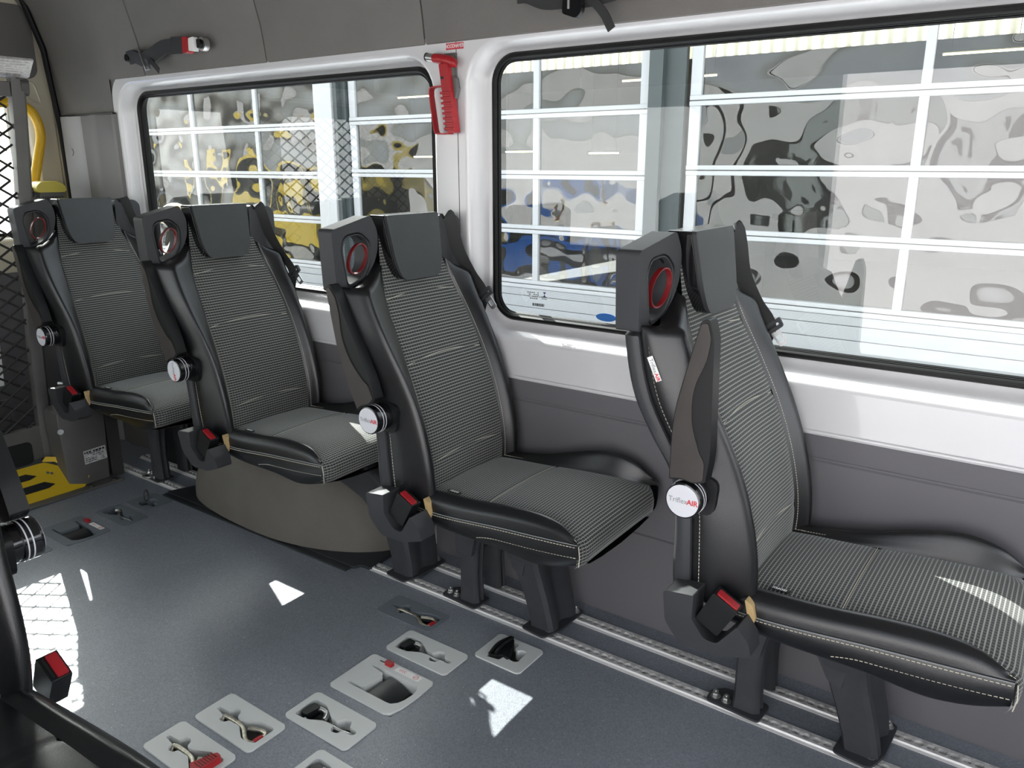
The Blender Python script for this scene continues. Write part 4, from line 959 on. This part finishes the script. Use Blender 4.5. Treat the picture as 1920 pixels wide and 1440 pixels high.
def build_lift_arm():
    t = thing('hydraulic_strut', 'grey ribbed hydraulic strut with a yellow cap behind the rearmost headrest', 'strut', (-3.925, 1.785, .85)); P = lambda x, y, z: (x+3.98, y-1.82, z-.85)
    mb = plate_bm(round_poly([(1.775, .85), (1.90, .85), (1.90, 1.225), (1.79, 1.225)], .01), [], YZ, -4.0, -3.93); mb.v = [P(*v) for v in mb.v]; part('casing', mb, 'steel_frame', t, bev=.006)
    for k in range(9):
        mb = MB(); y = 1.80 + k*.0105; mb.box(*[v+3.98 for v in (-3.93, -3.925)], y-1.82, y-1.82+.004, 0.05, .355); part('rib', mb, 'steel_dark', t)
    mb = plate_bm(round_poly([(1.775, 1.222), (1.905, 1.222), (1.905, 1.250), (1.87, 1.272), (1.80, 1.270), (1.775, 1.250)], .012), [], YZ, -4.005, -3.922); mb.v = [P(*v) for v in mb.v]; part('cap', mb, 'yellow_cap', t, bev=.006)
    mb = plate_bm(round_poly([(1.735, .90), (1.782, .90), (1.790, 1.235), (1.760, 1.252), (1.738, 1.235)], .012), [], YZ, -3.98, -3.955); mb.v = [P(*v) for v in mb.v]; part('link', mb, 'steel_frame', t, bev=.004)
    mb = MB(); mb.cyl(P(-3.955, 1.758, 1.215), (1, 0, 0), .015, .01, 16); part('pin', mb, 'black_plastic', t)
build_lift_arm()
mb = MB(); mb.tube([(x+4.0, y-1.83, z-1.2) for x, y, z in [tuple(v) for v in crom([(-4.005, 1.74, 1.13), (-4.005, 1.768, 1.27), (-4.005, 1.80, 1.38), (-4.005, 1.822, 1.46), (-4.005, 1.822, 1.52), (-4.005, 1.80, 1.575), (-4.005, 1.755, 1.605), (-4.005, 1.70, 1.61), (-4.005, 1.60, 1.60)], 6)]], .021, 14)
hr = part('grab_rail', mb, 'handrail_yellow', None, smooth=60); hr.location = (-4.0, 1.862, 1.2); tag(hr, 'curved yellow grab rail in front of the rear door window', 'grab rail')
# black heater box with vent slats under the rearmost seat
t = thing('heater_box', 'black vented box in the shadow below the rearmost seat', 'heater box', (-3.15, 1.92, 0))
mb = MB(); mb.box(-.22, .22, -.020, .026, .002, .36); part('housing', mb, 'black_plastic', t, bev=.006)
for k in range(8):
    mb = MB(); x = -.02 + .022*k; mb.tube([(x-.025, -.022, .18), (x+.025, -.022, .26)], .0035, 5); part('vent_slat', mb, 'rubber', t)
# lashing ring in the short rail
t = thing('lashing_ring', 'steel lashing ring lying on the short rear rail', 'lashing ring', (-3.20, 1.735, .012))
mb = MB(); mb.tube([(.030*math.cos(2*PI*k/24) - .02, .024*math.sin(2*PI*k/24), .004) for k in range(24)], .0045, 8, closed=True); part('ring', mb, 'zinc', t, smooth=60)
mb = MB(); mb.box(.004, .040, -.013, .013, 0, .016); part('base', mb, 'zinc', t, bev=.003)

# ================================================================== THINGS ON THE WALL
def build_hammer():
    t = thing('emergency_hammer', 'red emergency hammer with grip loop on the white pillar', 'hammer', (-1.62, 1.957, 1.45)); P = lambda x, y, z: (x+1.62, y-1.94, z-1.45)
    mb = MB(); mb.box(*[v for v in (-.028, .022)], -.006, 0, -.005, .215); part('holder', mb, 'pillar_plastic', t, bev=.002)
    mb = plate_bm(round_poly([(-.022, .155), (.006, .155), (.028, .150), (.040, .070), (.030, .065), (.034, .0), (.040, -.012), (.0, -.012)], .004), [], XZ, -.012, -.004); part('holder_clip', plate_bm(round_poly([(.004, .205), (.012, .090), (.026, .085), (.034, .112), (.030, .142), (.018, .150), (.014, .207)], .004), [], XZ, -.020, -.004), 'pillar_plastic', t, bev=.002)
    mb = MB(); mb.tube([P(-1.668, 1.915, 1.652), P(-1.640, 1.915, 1.648), P(-1.606, 1.915, 1.640), P(-1.590, 1.915, 1.632), P(-1.584, 1.915, 1.622)], [.013, .0145, .0145, .0125, .004], 16); part('head', mb, 'red_plastic', t, smooth=60)
    mb = MB(); mb.tube([P(-1.695, 1.915, 1.6565), P(-1.666, 1.915, 1.652)], .0115, 16); part('striker', mb, 'tongue_metal', t, smooth=40)
    mb = MB(); mb.tube([P(-1.6975, 1.915, 1.657), P(-1.694, 1.915, 1.6565)], .0125, 16); part('striker_rim', mb, 'black_plastic', t, smooth=40)
    mb = plate_bm(round_poly([(-.022, .183), (.012, .183), (.036, -.012), (.006, -.012)], .004), [], XZ, -.036, -.010); mb.v = [(x - .012*(z < .05) * 0, y, z) for x, y, z in mb.v]; h = part('handle', mb, 'red_plastic', t, bev=.004)
    for k in range(8):
        mb = MB(); z = .098 - .0145*k; xo = -.0115 + .0014*k*1.35; mb.box(xo-.005, xo+.033, -.040, -.014, z, z+.007); part('grip_rib', mb, 'red_plastic', h, bev=.0015)
    mb = MB(); mb.box(-.014, -.004, -.0372, -.034, .140, .148); part('slot', mb, 'label_black', h)
    # guard loop
    pts = [(-.012, .120), (-.052, .118), (-.062, .108), (-.046, -.004), (-.036, -.014), (.012, -.014)]
    mb = MB(); mb.ribbon(crom([(a, -.024, b) for a, b in [(-.010, .121), (-.034, .121), (-.055, .119), (-.062, .108), (-.058, .07), (-.050, .02), (-.046, -.004), (-.038, -.0135), (-.01, -.014), (.012, -.014)]], 4), (0, 1, 0), .022, .0038); part('grip_loop', mb, 'red_plastic', t, smooth=40)
build_hammer()
def build_sign():
    mb = plate_bm([(-.033, -.009), (.033, -.009), (.033, .009), (-.033, .009)], [], XZ, -.0012, 0); o = part('wall_sign', mb, 'label_red', None, smooth=0); o.location = (-1.6075, 1.9570, 1.6835)
    tag(o, 'small red NOODHAMER sign above the emergency hammer', 'sign')
    me = text_mesh('NOODHAMER', .0135, .0002, .0001); me.transform(Matrix.Diagonal((.80, 1.15, 1, 1))); xform(me, frame((0, -.0015, 0), (1, 0, 0), (0, 0, 1))); link('sign_lettering', me, 'label_white', o)
build_sign()
def build_roof_belts():
    t = thing('roof_belt', 'black shoulder belt with red buckle hanging on the headliner above the rear window', 'belt', (-3.0, 1.92, 1.765)); P = lambda x, y, z: (x+3.0, y-1.92, z-1.765)
    mb = MB(); mb.ribbon(crom([P(-3.27, 1.905, 1.760), P(-3.22, 1.900, 1.762), P(-3.15, 1.893, 1.745), P(-3.06, 1.885, 1.758), P(-2.98, 1.885, 1.778), P(-2.90, 1.888, 1.778)], 5), (0, -.25, 1), .050, .010); part('webbing_bundle', mb, 'webbing', t, smooth=60)
    mb = MB(); mb.cyl(P(-3.275, 1.925, 1.762), (0, -1, 0), .014, .03, 12); part('anchor', mb, 'rubber', t)
    mb = MB(); mb.tube([P(-3.16, 1.885, 1.778), P(-3.12, 1.872, 1.735), P(-3.095, 1.868, 1.700), P(-3.070, 1.870, 1.703), P(-3.10, 1.874, 1.742)], .0035, 6); part('slider', mb, 'zinc', t, smooth=60)
    mb = MB(); mb.ribbon(crom([P(-3.10, 1.888, 1.745), P(-3.06, 1.880, 1.722), P(-3.02, 1.876, 1.694)], 4), (.6, -.1, .8), .022, .003); part('strap_end', mb, 'webbing', t, smooth=60)
    mb = plate_bm(round_poly([(-2.918, 1.745), (-2.825, 1.741), (-2.820, 1.800), (-2.912, 1.806)], .008), [], XZ, 1.868, 1.892); mb.v = [P(*v) for v in mb.v]; b = part('buckle', mb, 'shell_plastic', t, bev=.004)
    mb = plate_bm(round_poly([(-2.838, 1.742), (-2.808, 1.744), (-2.804, 1.797), (-2.832, 1.800)], .004), [], XZ, 1.864, 1.893); mb.v = [P(*v) for v in mb.v]; part('red_button', mb, 'red_plastic', b, bev=.002)
    mb = plate_bm(round_poly([(-2.806, 1.750), (-2.770, 1.746), (-2.770, 1.796), (-2.803, 1.793)], .004), [], XZ, 1.870, 1.888); mb.v = [P(*v) for v in mb.v]; part('tongue_cover', mb, 'label_white', b, bev=.002)
    mb = MB(); mb.cyl(P(-2.760, 1.915, 1.772), (0, -1, 0), .024, .022, 20); part('mount_disc', mb, 'tongue_metal', t); mb = MB(); mb.cyl(P(-2.762, 1.893, 1.773), (0, -1, 0), .016, .012, 16); part('mount_bolt', mb, 'rubber', t)
    t = thing('roof_belt', 'black strap and slider hanging down from the headliner above the large window', 'belt', (-1.2, 1.90, 1.76)); P = lambda x, y, z: (x+1.2, y-1.90, z-1.76)
    mb = MB(); mb.ribbon(crom([P(-1.335, 1.895, 1.785), P(-1.30, 1.892, 1.782), P(-1.24, 1.882, 1.760), P(-1.18, 1.878, 1.755), P(-1.10, 1.880, 1.752), P(-1.00, 1.882, 1.765), P(-.90, 1.884, 1.785), P(-.75, 1.886, 1.81)], 5), (0, -.2, 1), .048, .016); part('webbing_bundle', mb, 'webbing', t, smooth=60)
    mb = plate_bm(round_poly([(-1.170, 1.715), (-1.128, 1.700), (-1.112, 1.715), (-1.112, 1.79), (-1.165, 1.80)], .008), [], XZ, 1.852, 1.868); mb.v = [P(*v) for v in mb.v]; s = part('slider', mb, 'black_gloss', t, bev=.003)
    mb = MB(); mb.tube([P(-1.150, 1.850, 1.724), P(-1.150, 1.850, 1.78)], .003, 6); part('bar', mb, 'zinc', s)
    mb = MB(); mb.ribbon(crom([P(-1.115, 1.872, 1.752), P(-1.085, 1.868, 1.735), P(-1.055, 1.866, 1.705), P(-1.040, 1.866, 1.680), P(-1.033, 1.866, 1.668)], 5), [(.5, 0, .86)]*21, .022, .004); part('strap_end', mb, 'webbing', t, smooth=60)
    mb = MB(); mb.cyl(P(-1.325, 1.925, 1.787), (0, -1, 0), .02, .03, 14); part('anchor', mb, 'rubber', t)
build_roof_belts()
# glass print and the blue oval sticker, on the inner face of the large pane
mb = MB(); X0, Z0 = -1.400, .960; random.seed(11)
w2 = bpy.data.objects['window_2']
def print_box(mb, x0, x1, z0, z1): mb.box(x0, x1, 2.0398, 2.0412, z0, z1)
for r, z in enumerate((Z0, Z0-.006, Z0-.012, Z0-.018)):
    x = X0
    while x < X0 + .040:
        wd = random.uniform(.003, .007)
        if random.random() < .75: print_box(mb, x, x+wd, z, z+.0028)
        x += wd + .0025
for r, z in enumerate((Z0-.010, Z0-.016)): print_box(mb, X0+.053, X0+.073, z, z+.0018)
x = X0+.020
for wd in (.004, .0015, .003, .005, .004, .003, .005, .002): print_box(mb, x, x+wd, Z0-.040, Z0-.031); x += wd + .0022
part('glass_print', mb, 'steel_dark', w2, smooth=0)
mb = MB(); zc = Z0-.002
mb.add([(X0+.058, 2.0405, zc+.008), (X0+.070, 2.0405, zc+.008), (X0+.064, 2.0405, zc), (X0+.058, 2.0405, zc-.008), (X0+.070, 2.0405, zc-.008)], [(0, 1, 2), (2, 3, 4)]); part('hourglass_mark', mb, 'print_purple', w2, smooth=0)
mb = MB(); mb.loft([[(-1.118 + .034*math.cos(2*PI*k/28), y, .911 + .012*math.sin(2*PI*k/28)) for k in range(28)] for y in (2.0412, 2.0400)]); part('blue_sticker', mb, 'sticker_blue', w2)

# ================================================================== OUTSIDE: workshop hall with glazed sectional doors
GZ = -.65; FY = 6.0
mb = MB(); mb.add([(-60, -60, GZ), (60, -60, GZ), (60, 60, GZ), (-60, 60, GZ)], [(0, 1, 2, 3)]); g = struct('ground', mb, 'pale_yard', smooth=0); g['label'] = 'yard ground outside the van, made pale to bounce sunlight inside'  # ground tone invented pale so that sun bounces into the van
q = MB(); q.box(-24, 20, -7.7, -7.5, GZ, 2.6); o = struct('wall_bounce', q, 'bounce_wall', smooth=0); o['label'] = 'pale wall added across the yard to bounce sunlight into the van, mirrored in the door glass'  # added wall, throws sunlight back through the open side door
def build_door(x0, x1, mulls, dz, label):
    t = thing('sectional_door', label, 'garage door', ((x0+x1)/2, FY, GZ), group='glazed sectional doors of the hall'); cx = (x0+x1)/2
    P = lambda x, y, z: (x-cx, y-FY, z-GZ)
    zc = [.327+dz, .822+dz, 1.297+dz, 1.807+dz, 2.315+dz]
    def bar(nm, a, b, c, d, y0=-.02, y1=.03, m='door_white', bev=.004):
        q = MB(); q.box(a-cx, b-cx, y0, y1, c-GZ, d-GZ); return part(nm, q, m, t, bev=bev, seg=1)
    for k, z in enumerate(zc):
        bar('rail', x0, x1, z-.038, z-.003); bar('rail', x0, x1, z+.003, z+.038)
        bar('rail_joint', x0, x1, z-.004, z+.004, .0, .02, 'steel_frame', 0)
    edges = [x0] + mulls + [x1]
    for z0, z1 in zip(zc, zc[1:]):
        for x in edges:
            hw = .030 if x not in (x0, x1) else .045
            a, b = (x, x+2*hw) if x == x0 else ((x-2*hw, x) if x == x1 else (x-hw, x+hw))
            bar('mullion', a, b, z0+.036, z1-.036, -.012, .028)
        for a, b in zip(edges, edges[1:]):
            q = MB(); q.add([P(a+.02, FY+.012, z0+.03), P(b-.02, FY+.012, z0+.03), P(b-.02, FY+.012, z1-.03), P(a+.02, FY+.012, z1-.03)], [(0, 1, 2, 3)]); part('pane', q, 'pane_glass', t, smooth=0)
    z = zc[0] - .040; hs = (.070, .105, .105, .105, .105, .105, .105, .105, .12)
    for h in hs:
        if z - h < GZ: h = z - GZ
        if h < .01: break
        bar('slat', x0, x1, z-h+.003, z, -.012, .022, 'door_sandwich', .004); z -= h
    return t
build_door(-12.4, -6.75, [-10.31, -9.08, -7.85], -.075, 'leftmost glazed sectional door seen through the rear window')
build_door(-6.33, -2.95, [-5.18, -4.03], -.045, 'middle glazed sectional door left of the grey column')
build_door(-2.62, 5.4, [-1.00, .60, 2.2, 3.8], .0, 'right glazed sectional door behind the nearest seat')
for x0, x1, m, lb in ((-2.93, -2.65, 'column_grey', 'dark grey steel column between two glazed doors'), (-6.46, -6.35, 'column_grey', 'narrow dark column beside the white post')):
    t = thing('hall_column', lb, 'column', ((x0+x1)/2, FY, GZ)); c = (x0+x1)/2
    q = MB(); q.box(x0-c, x0-c+(x1-x0)*.42, -.10, .012, 0, 3.66); part('front_flange', q, m, t, bev=.004); q = MB(); q.box(x0-c+(x1-x0)*.40, x1-c, -.04, .012, 0, 3.66); part('web', q, m, t, bev=.004)
q = MB(); q.box(-.14, .125, -.12, .015, 0, 3.66); o = part('door_post', q, 'door_white', None, bev=.006); o.location = (-6.60, FY, GZ); tag(o, 'broad white post between the glazed doors', 'post')
q = MB(); q.box(-14, 9, FY+.02, FY+.16, 2.36, 3.0); o = struct('wall_facade', q, 'door_sandwich', smooth=0); o['label'] = 'pale sandwich panel facade above the glazed doors'
q = MB(); q.box(-14, 9, 18, 18.1, GZ, 3.62); o = struct('wall_hall_back', q, 'hall_wall', smooth=0); o['label'] = 'back wall of the workshop hall'
q = MB(); q.box(-14, -13.9, FY, 18, GZ, 3.62); o = struct('wall_hall_left', q, 'hall_wall', smooth=0); q = MB(); q.box(8.9, 9, FY, 18, GZ, 3.62); o = struct('wall_hall_right', q, 'hall_wall', smooth=0)
q = MB(); rows = []
for i in range(700):
    x = -24 + 34*i/699; rows.append([(x, 18.05 + .03*math.sin(2*PI*x/.26), z) for z in (3.62, 4.5)])
q.grid(rows); o = struct('trim_5', q, 'skylight_sheet', smooth=60); o['label'] = 'corrugated translucent light band of the hall'
q = MB(); q.add([(-14, FY+.1, 3.0), (9, FY+.1, 3.0), (9, 18.4, 4.6), (-14, 18.4, 4.6), (-14, FY+.1, 3.08), (9, FY+.1, 3.08), (9, 18.4, 4.68), (-14, 18.4, 4.68)], [(0,3,2,1),(4,5,6,7),(0,1,5,4),(1,2,6,5),(2,3,7,6),(3,0,4,7)]); o = struct('ceiling_hall', q, 'hall_wall', smooth=0); q = MB(); q.box(-14, 9, FY+.2, 18, GZ+.001, GZ+.006); o = struct('floor_hall', q, 'hall_floor', smooth=0)
q = MB(); q.box(-14, 9, FY-.05, FY+.16, 3.0, 3.12); o = struct('trim_6', q, 'door_sandwich', smooth=0); o['label'] = 'upper edge of the hall facade'
LAMPS = [(-6.15, 12, 2.61, .53), (-5.02, 12, 2.61, .35), (-1.40, 12, 2.68, .90), (-17.2, 12, 2.53, 1.6), (-10.9, 12, 2.57, .8), (-6.72, 12, 1.51, .55), (-8.42, 12, 1.545, .6), (-18.2, 12, 1.31, 3.0), (-14.1, 12, 1.31, 1.0), (-11.05, 12.4, 1.475, .5)]  # lower entries are added tubes standing in for reflections in the panes
LAMP_LABELS = ['warm tube light in the top pane just left of the grey column', 'short warm tube light in the top pane just right of the grey column', 'long warm tube light in the top pane at the right edge', '', 'warm tube light in the top pane beside the red hammer', 'added glowing tube standing in for a lamp reflection, second pane row left of the grey column', 'added glowing tube standing in for a lamp reflection, second pane row at the narrow left pane', '', '', 'added glowing tube standing in for a lamp reflection, second pane row beside the red hammer loop']
for k, (x, y, z, ln) in enumerate(LAMPS):
    if x < -13.5: continue
    t = thing('tube_light', LAMP_LABELS[k], 'light', (x, y, z), group='tube lights inside the hall')
    q = MB(); q.tube([(-ln/2, 0, 0), (ln/2, 0, 0)], .012, 8); part('tube', q, 'tube_lamp', t); q = MB(); q.box(-ln/2-.03, ln/2+.03, -.03, .03, .018, .04); part('housing', q, 'steel_frame', t)
    for sx in (-1, 1):
        q = MB(); q.tube([(sx*ln*.4, 0, .04), (sx*ln*.4, 0, 3.78-z)], .004, 5); part('hanger', q, 'steel_frame', t)

# person standing between the van and the doors
def build_person():
    t = thing('person', 'person with pale blond hair standing outside in front of the glazed doors', 'person', (-5.0, 3.10, GZ), math.radians(-60))
    J = {'pel': (0, 0, .92, .135, .105), 'waist': (0, 0, 1.06, .125, .095), 'chest': (0, 0, 1.25, .15, .105), 'neckb': (0, 0, 1.42, .075, .07), 'neck': (0, .01, 1.49, .05, .052), 'chin': (0, .02, 1.56, .058, .07), 'head': (0, .02, 1.63, .072, .088), 'crown': (0, .01, 1.70, .05, .06)}
    E = [('pel', 'waist'), ('waist', 'chest'), ('chest', 'neckb'), ('neckb', 'neck'), ('neck', 'chin'), ('chin', 'head'), ('head', 'crown')]
    for s, n in ((1, 'l'), (-1, 'r')):
        J.update({n+'sh': (.17*s, 0, 1.38, .058, .058), n+'el': (.235*s, -.02, 1.11, .043, .043), n+'wr': (.25*s, .05, .87, .03, .026), n+'pa': (.25*s, .07, .80, .036, .018), n+'hip': (.085*s, 0, .86, .085, .085), n+'kn': (.10*s, .015, .48, .056, .056), n+'an': (.11*s, -.01, .09, .038, .04), n+'toe': (.125*s, .15, .03, .04, .028)})
        E += [('neckb', n+'sh'), (n+'sh', n+'el'), (n+'el', n+'wr'), (n+'wr', n+'pa'), ('pel', n+'hip'), (n+'hip', n+'kn'), (n+'kn', n+'an'), (n+'an', n+'toe')]
        for k in range(5):
            a = (k-2)*.016; ln = (.05, .075, .085, .078, .06)[k]
            if k == 0: J[n+'f0'] = (.25*s - .04*s, .105, .80, .009, .009); J[n+'g0'] = (.25*s - .05*s, .12, .765, .008, .008)
            else: J[n+'f%d' % k] = (.25*s + .005*s, .07 + (k-2.5)*.018, .80-ln*.55, .009, .009); J[n+'g%d' % k] = (.25*s - .005*s, .078 + (k-2.5)*.018, .80-ln, .0075, .0075)
            E += [(n+'pa', n+'f%d' % k), (n+'f%d' % k, n+'g%d' % k)]
    ks = list(J); me = bpy.data.meshes.new('body'); me.from_pydata([J[k][:3] for k in ks], [(ks.index(a), ks.index(b)) for a, b in E], [])
    o = bpy.data.objects.new('body', me); COL.objects.link(o); o.modifiers.new('s', 'SKIN'); ss = o.modifiers.new('d', 'SUBSURF'); ss.levels = 1; ss.render_levels = 1
    for k, v in zip(ks, me.skin_vertices[0].data): v.radius = J[k][3:]; v.use_root = (k == 'pel')
    dg = bpy.context.evaluated_depsgraph_get(); m2 = bpy.data.meshes.new_from_object(o.evaluated_get(dg)); bpy.data.objects.remove(o)
    m2.shade_smooth(); m2.materials.clear()
    for nm in ('skin', 'cloth_light', 'cloth_navy', 'label_black'): m2.materials.append(MATS[nm])
    for p in m2.polygons:
        c = p.center; p.material_index = 3 if c.z < .075 else (2 if c.z < .94 and abs(c.x) < .20 else (1 if .88 < c.z < 1.47 else 0))
    b = bpy.data.objects.new('body', m2); COL.objects.link(b); b.parent = t
    q = MB(); rows = []                                             # hair cap
    for i in range(9):
        a = PI*.62*i/8; r = []
        for k in range(18):
            u = 2*PI*k/18; back = 1 if math.sin(u) < .2 else .86
            r.append((.092*math.sin(a)*math.cos(u), .008 + .106*math.sin(a)*math.sin(u)*back, 1.655 + .090*math.cos(a)*(1 if i < 5 else (1.25 if math.sin(u) < .3 else .4))))
        rows.append(r)
    q.loft(rows, True, False); part('hair', q, 'hair_blond', t, smooth=80)
    for s in (-1, 1):
        q = MB(); q.loft([[(s*.028 + .009*math.cos(2*PI*k/10)*c, .098 - .004*abs(math.cos(2*PI*k/10)) + d, 1.635 + .005*math.sin(2*PI*k/10)*c) for k in range(10)] for c, d in ((1, 0), (.5, .004))], True, True); part('eye', q, 'label_black', t)
    q = MB(); q.loft([[(-.008, .100, 1.625), (.008, .100, 1.625), (0, .104, 1.64)], [(-.014, .100, 1.60), (.014, .100, 1.60), (0, .124, 1.602)]]); part('nose', q, 'skin', t, smooth=80)
    q = MB(); q.tube([(-.022, .092, 1.578), (0, .100, 1.576), (.022, .092, 1.578)], .005, 6); part('mouth', q, 'dark_red', t)
build_person()

# vehicles parked behind, mirrored in the door glass
def vehicle(name, label, cat, loc, rotz, L, W, H, paint, van=True):
    t = thing(name, label, cat, loc, rotz)
    if van: prof = [(-L/2, .35), (-L/2, H-.12), (-L/2+.15, H), (L/2-1.75, H), (L/2-1.35, H-.12), (L/2-.75, H*.55), (L/2-.08, H*.43), (L/2, H*.36), (L/2, .32)]
    else: prof = [(-L/2, .40), (-L/2, H*.60), (-L/2+.10, H*.66), (-L/2+.75, H*.95), (-L/2+1.3, H), (L/2-1.9, H), (L/2-1.15, H*.66), (L/2-.15, H*.55), (L/2, H*.45), (L/2, .30)]
    q = plate_bm(round_poly(prof, .12, 4), [], XZ, -W/2, W/2); q.v = [(x, y*(1 - .10*max(0, (z/H-.5))), z) for x, y, z in q.v]; part('body', q, paint, t, bev=.05, seg=3)
    def glassp(nm, pts, s):
        q = plate_bm(round_poly(pts, .05, 3), [], XZ, s*(W/2*.955), s*(W/2*.955)+s*.03); part(nm, q, 'car_glass', t)
    for s in (-1, 1):
        if van:
            glassp('side_window', [(L/2-1.75, H*.58), (L/2-.95, H*.58), (L/2-1.45, H*.88), (L/2-1.75, H*.88)], s); glassp('side_window', [(-L/2+.4, H*.58), (L/2-1.95, H*.58), (L/2-1.95, H*.88), (-L/2+.4, H*.88)], s)
        else: glassp('side_window', [(-L/2+.75, H*.66), (L/2-1.45, H*.66), (L/2-1.95, H*.93), (-L/2+1.2, H*.93)], s)
        for x in (-L/2+.85, L/2-.9):
            q = MB(); q.cyl((x, s*(W/2-.20), .33), (0, s, 0), .33, .22, 24); w_ = part('wheel', q, 'tyre', t, bev=.02); q = MB(); q.cyl((x, s*(W/2+.015), .33), (0, s, 0), .21, .012, 20); part('rim', q, 'tongue_metal', w_)
        q = plate_bm(round_poly([(s*W*.28, H*.32), (s*W*.47, H*.33), (s*W*.47, H*.41), (s*W*.30, H*.38)], .02), [], YZ, L/2-.05, L/2+.015); part('headlight', q, 'label_white', t)
        q = MB(); q.box(L/2-1.25, L/2-1.10, s*(W/2+.02) - .08, s*(W/2+.02)+.08, H*.58, H*.70); part('mirror', q, 'black_plastic', t, bev=.02)
    xa, za, xb, zb = (L/2-1.33, H-.14, L/2-.78, H*.565) if van else (L/2-1.86, H*.98, L/2-1.2, H*.69)
    q = MB(); q.grid([[(xa+.03, y, za) for y in (-W*.42, 0, W*.42)], [(xb+.03, y, zb) for y in (-W*.45, 0, W*.45)]]); part('windscreen', q, 'car_glass', t)
    q = MB(); q.box(L/2-.10, L/2+.04, -W/2+.05, W/2-.05, .25, H*.24); part('bumper', q, 'black_plastic', t, bev=.03)
    return t
vehicle('parked_car', 'blue car parked behind the van, mirrored in the right door glass', 'car', (-7.0, 1.6, GZ), PI, 4.2, 1.8, 1.5, 'car_blue', False)
vehicle('parked_van', 'yellow van parked farther back, mirrored in the middle door glass', 'van', (-12.2, 1.2, GZ), .15, 5.2, 2.0, 2.2, 'van_yellow')
vehicle('parked_car', 'dark car parked at the far left, mirrored in the leftmost door glass', 'car', (-17.5, 1.6, GZ), .1, 4.3, 1.8, 1.5, 'car_dark', False)
vehicle('parked_van', 'white van parked ahead, mirrored in the right door glass', 'van', (4.2, 3.2, GZ), PI+.4, 5.2, 2.0, 2.3, 'van_white')
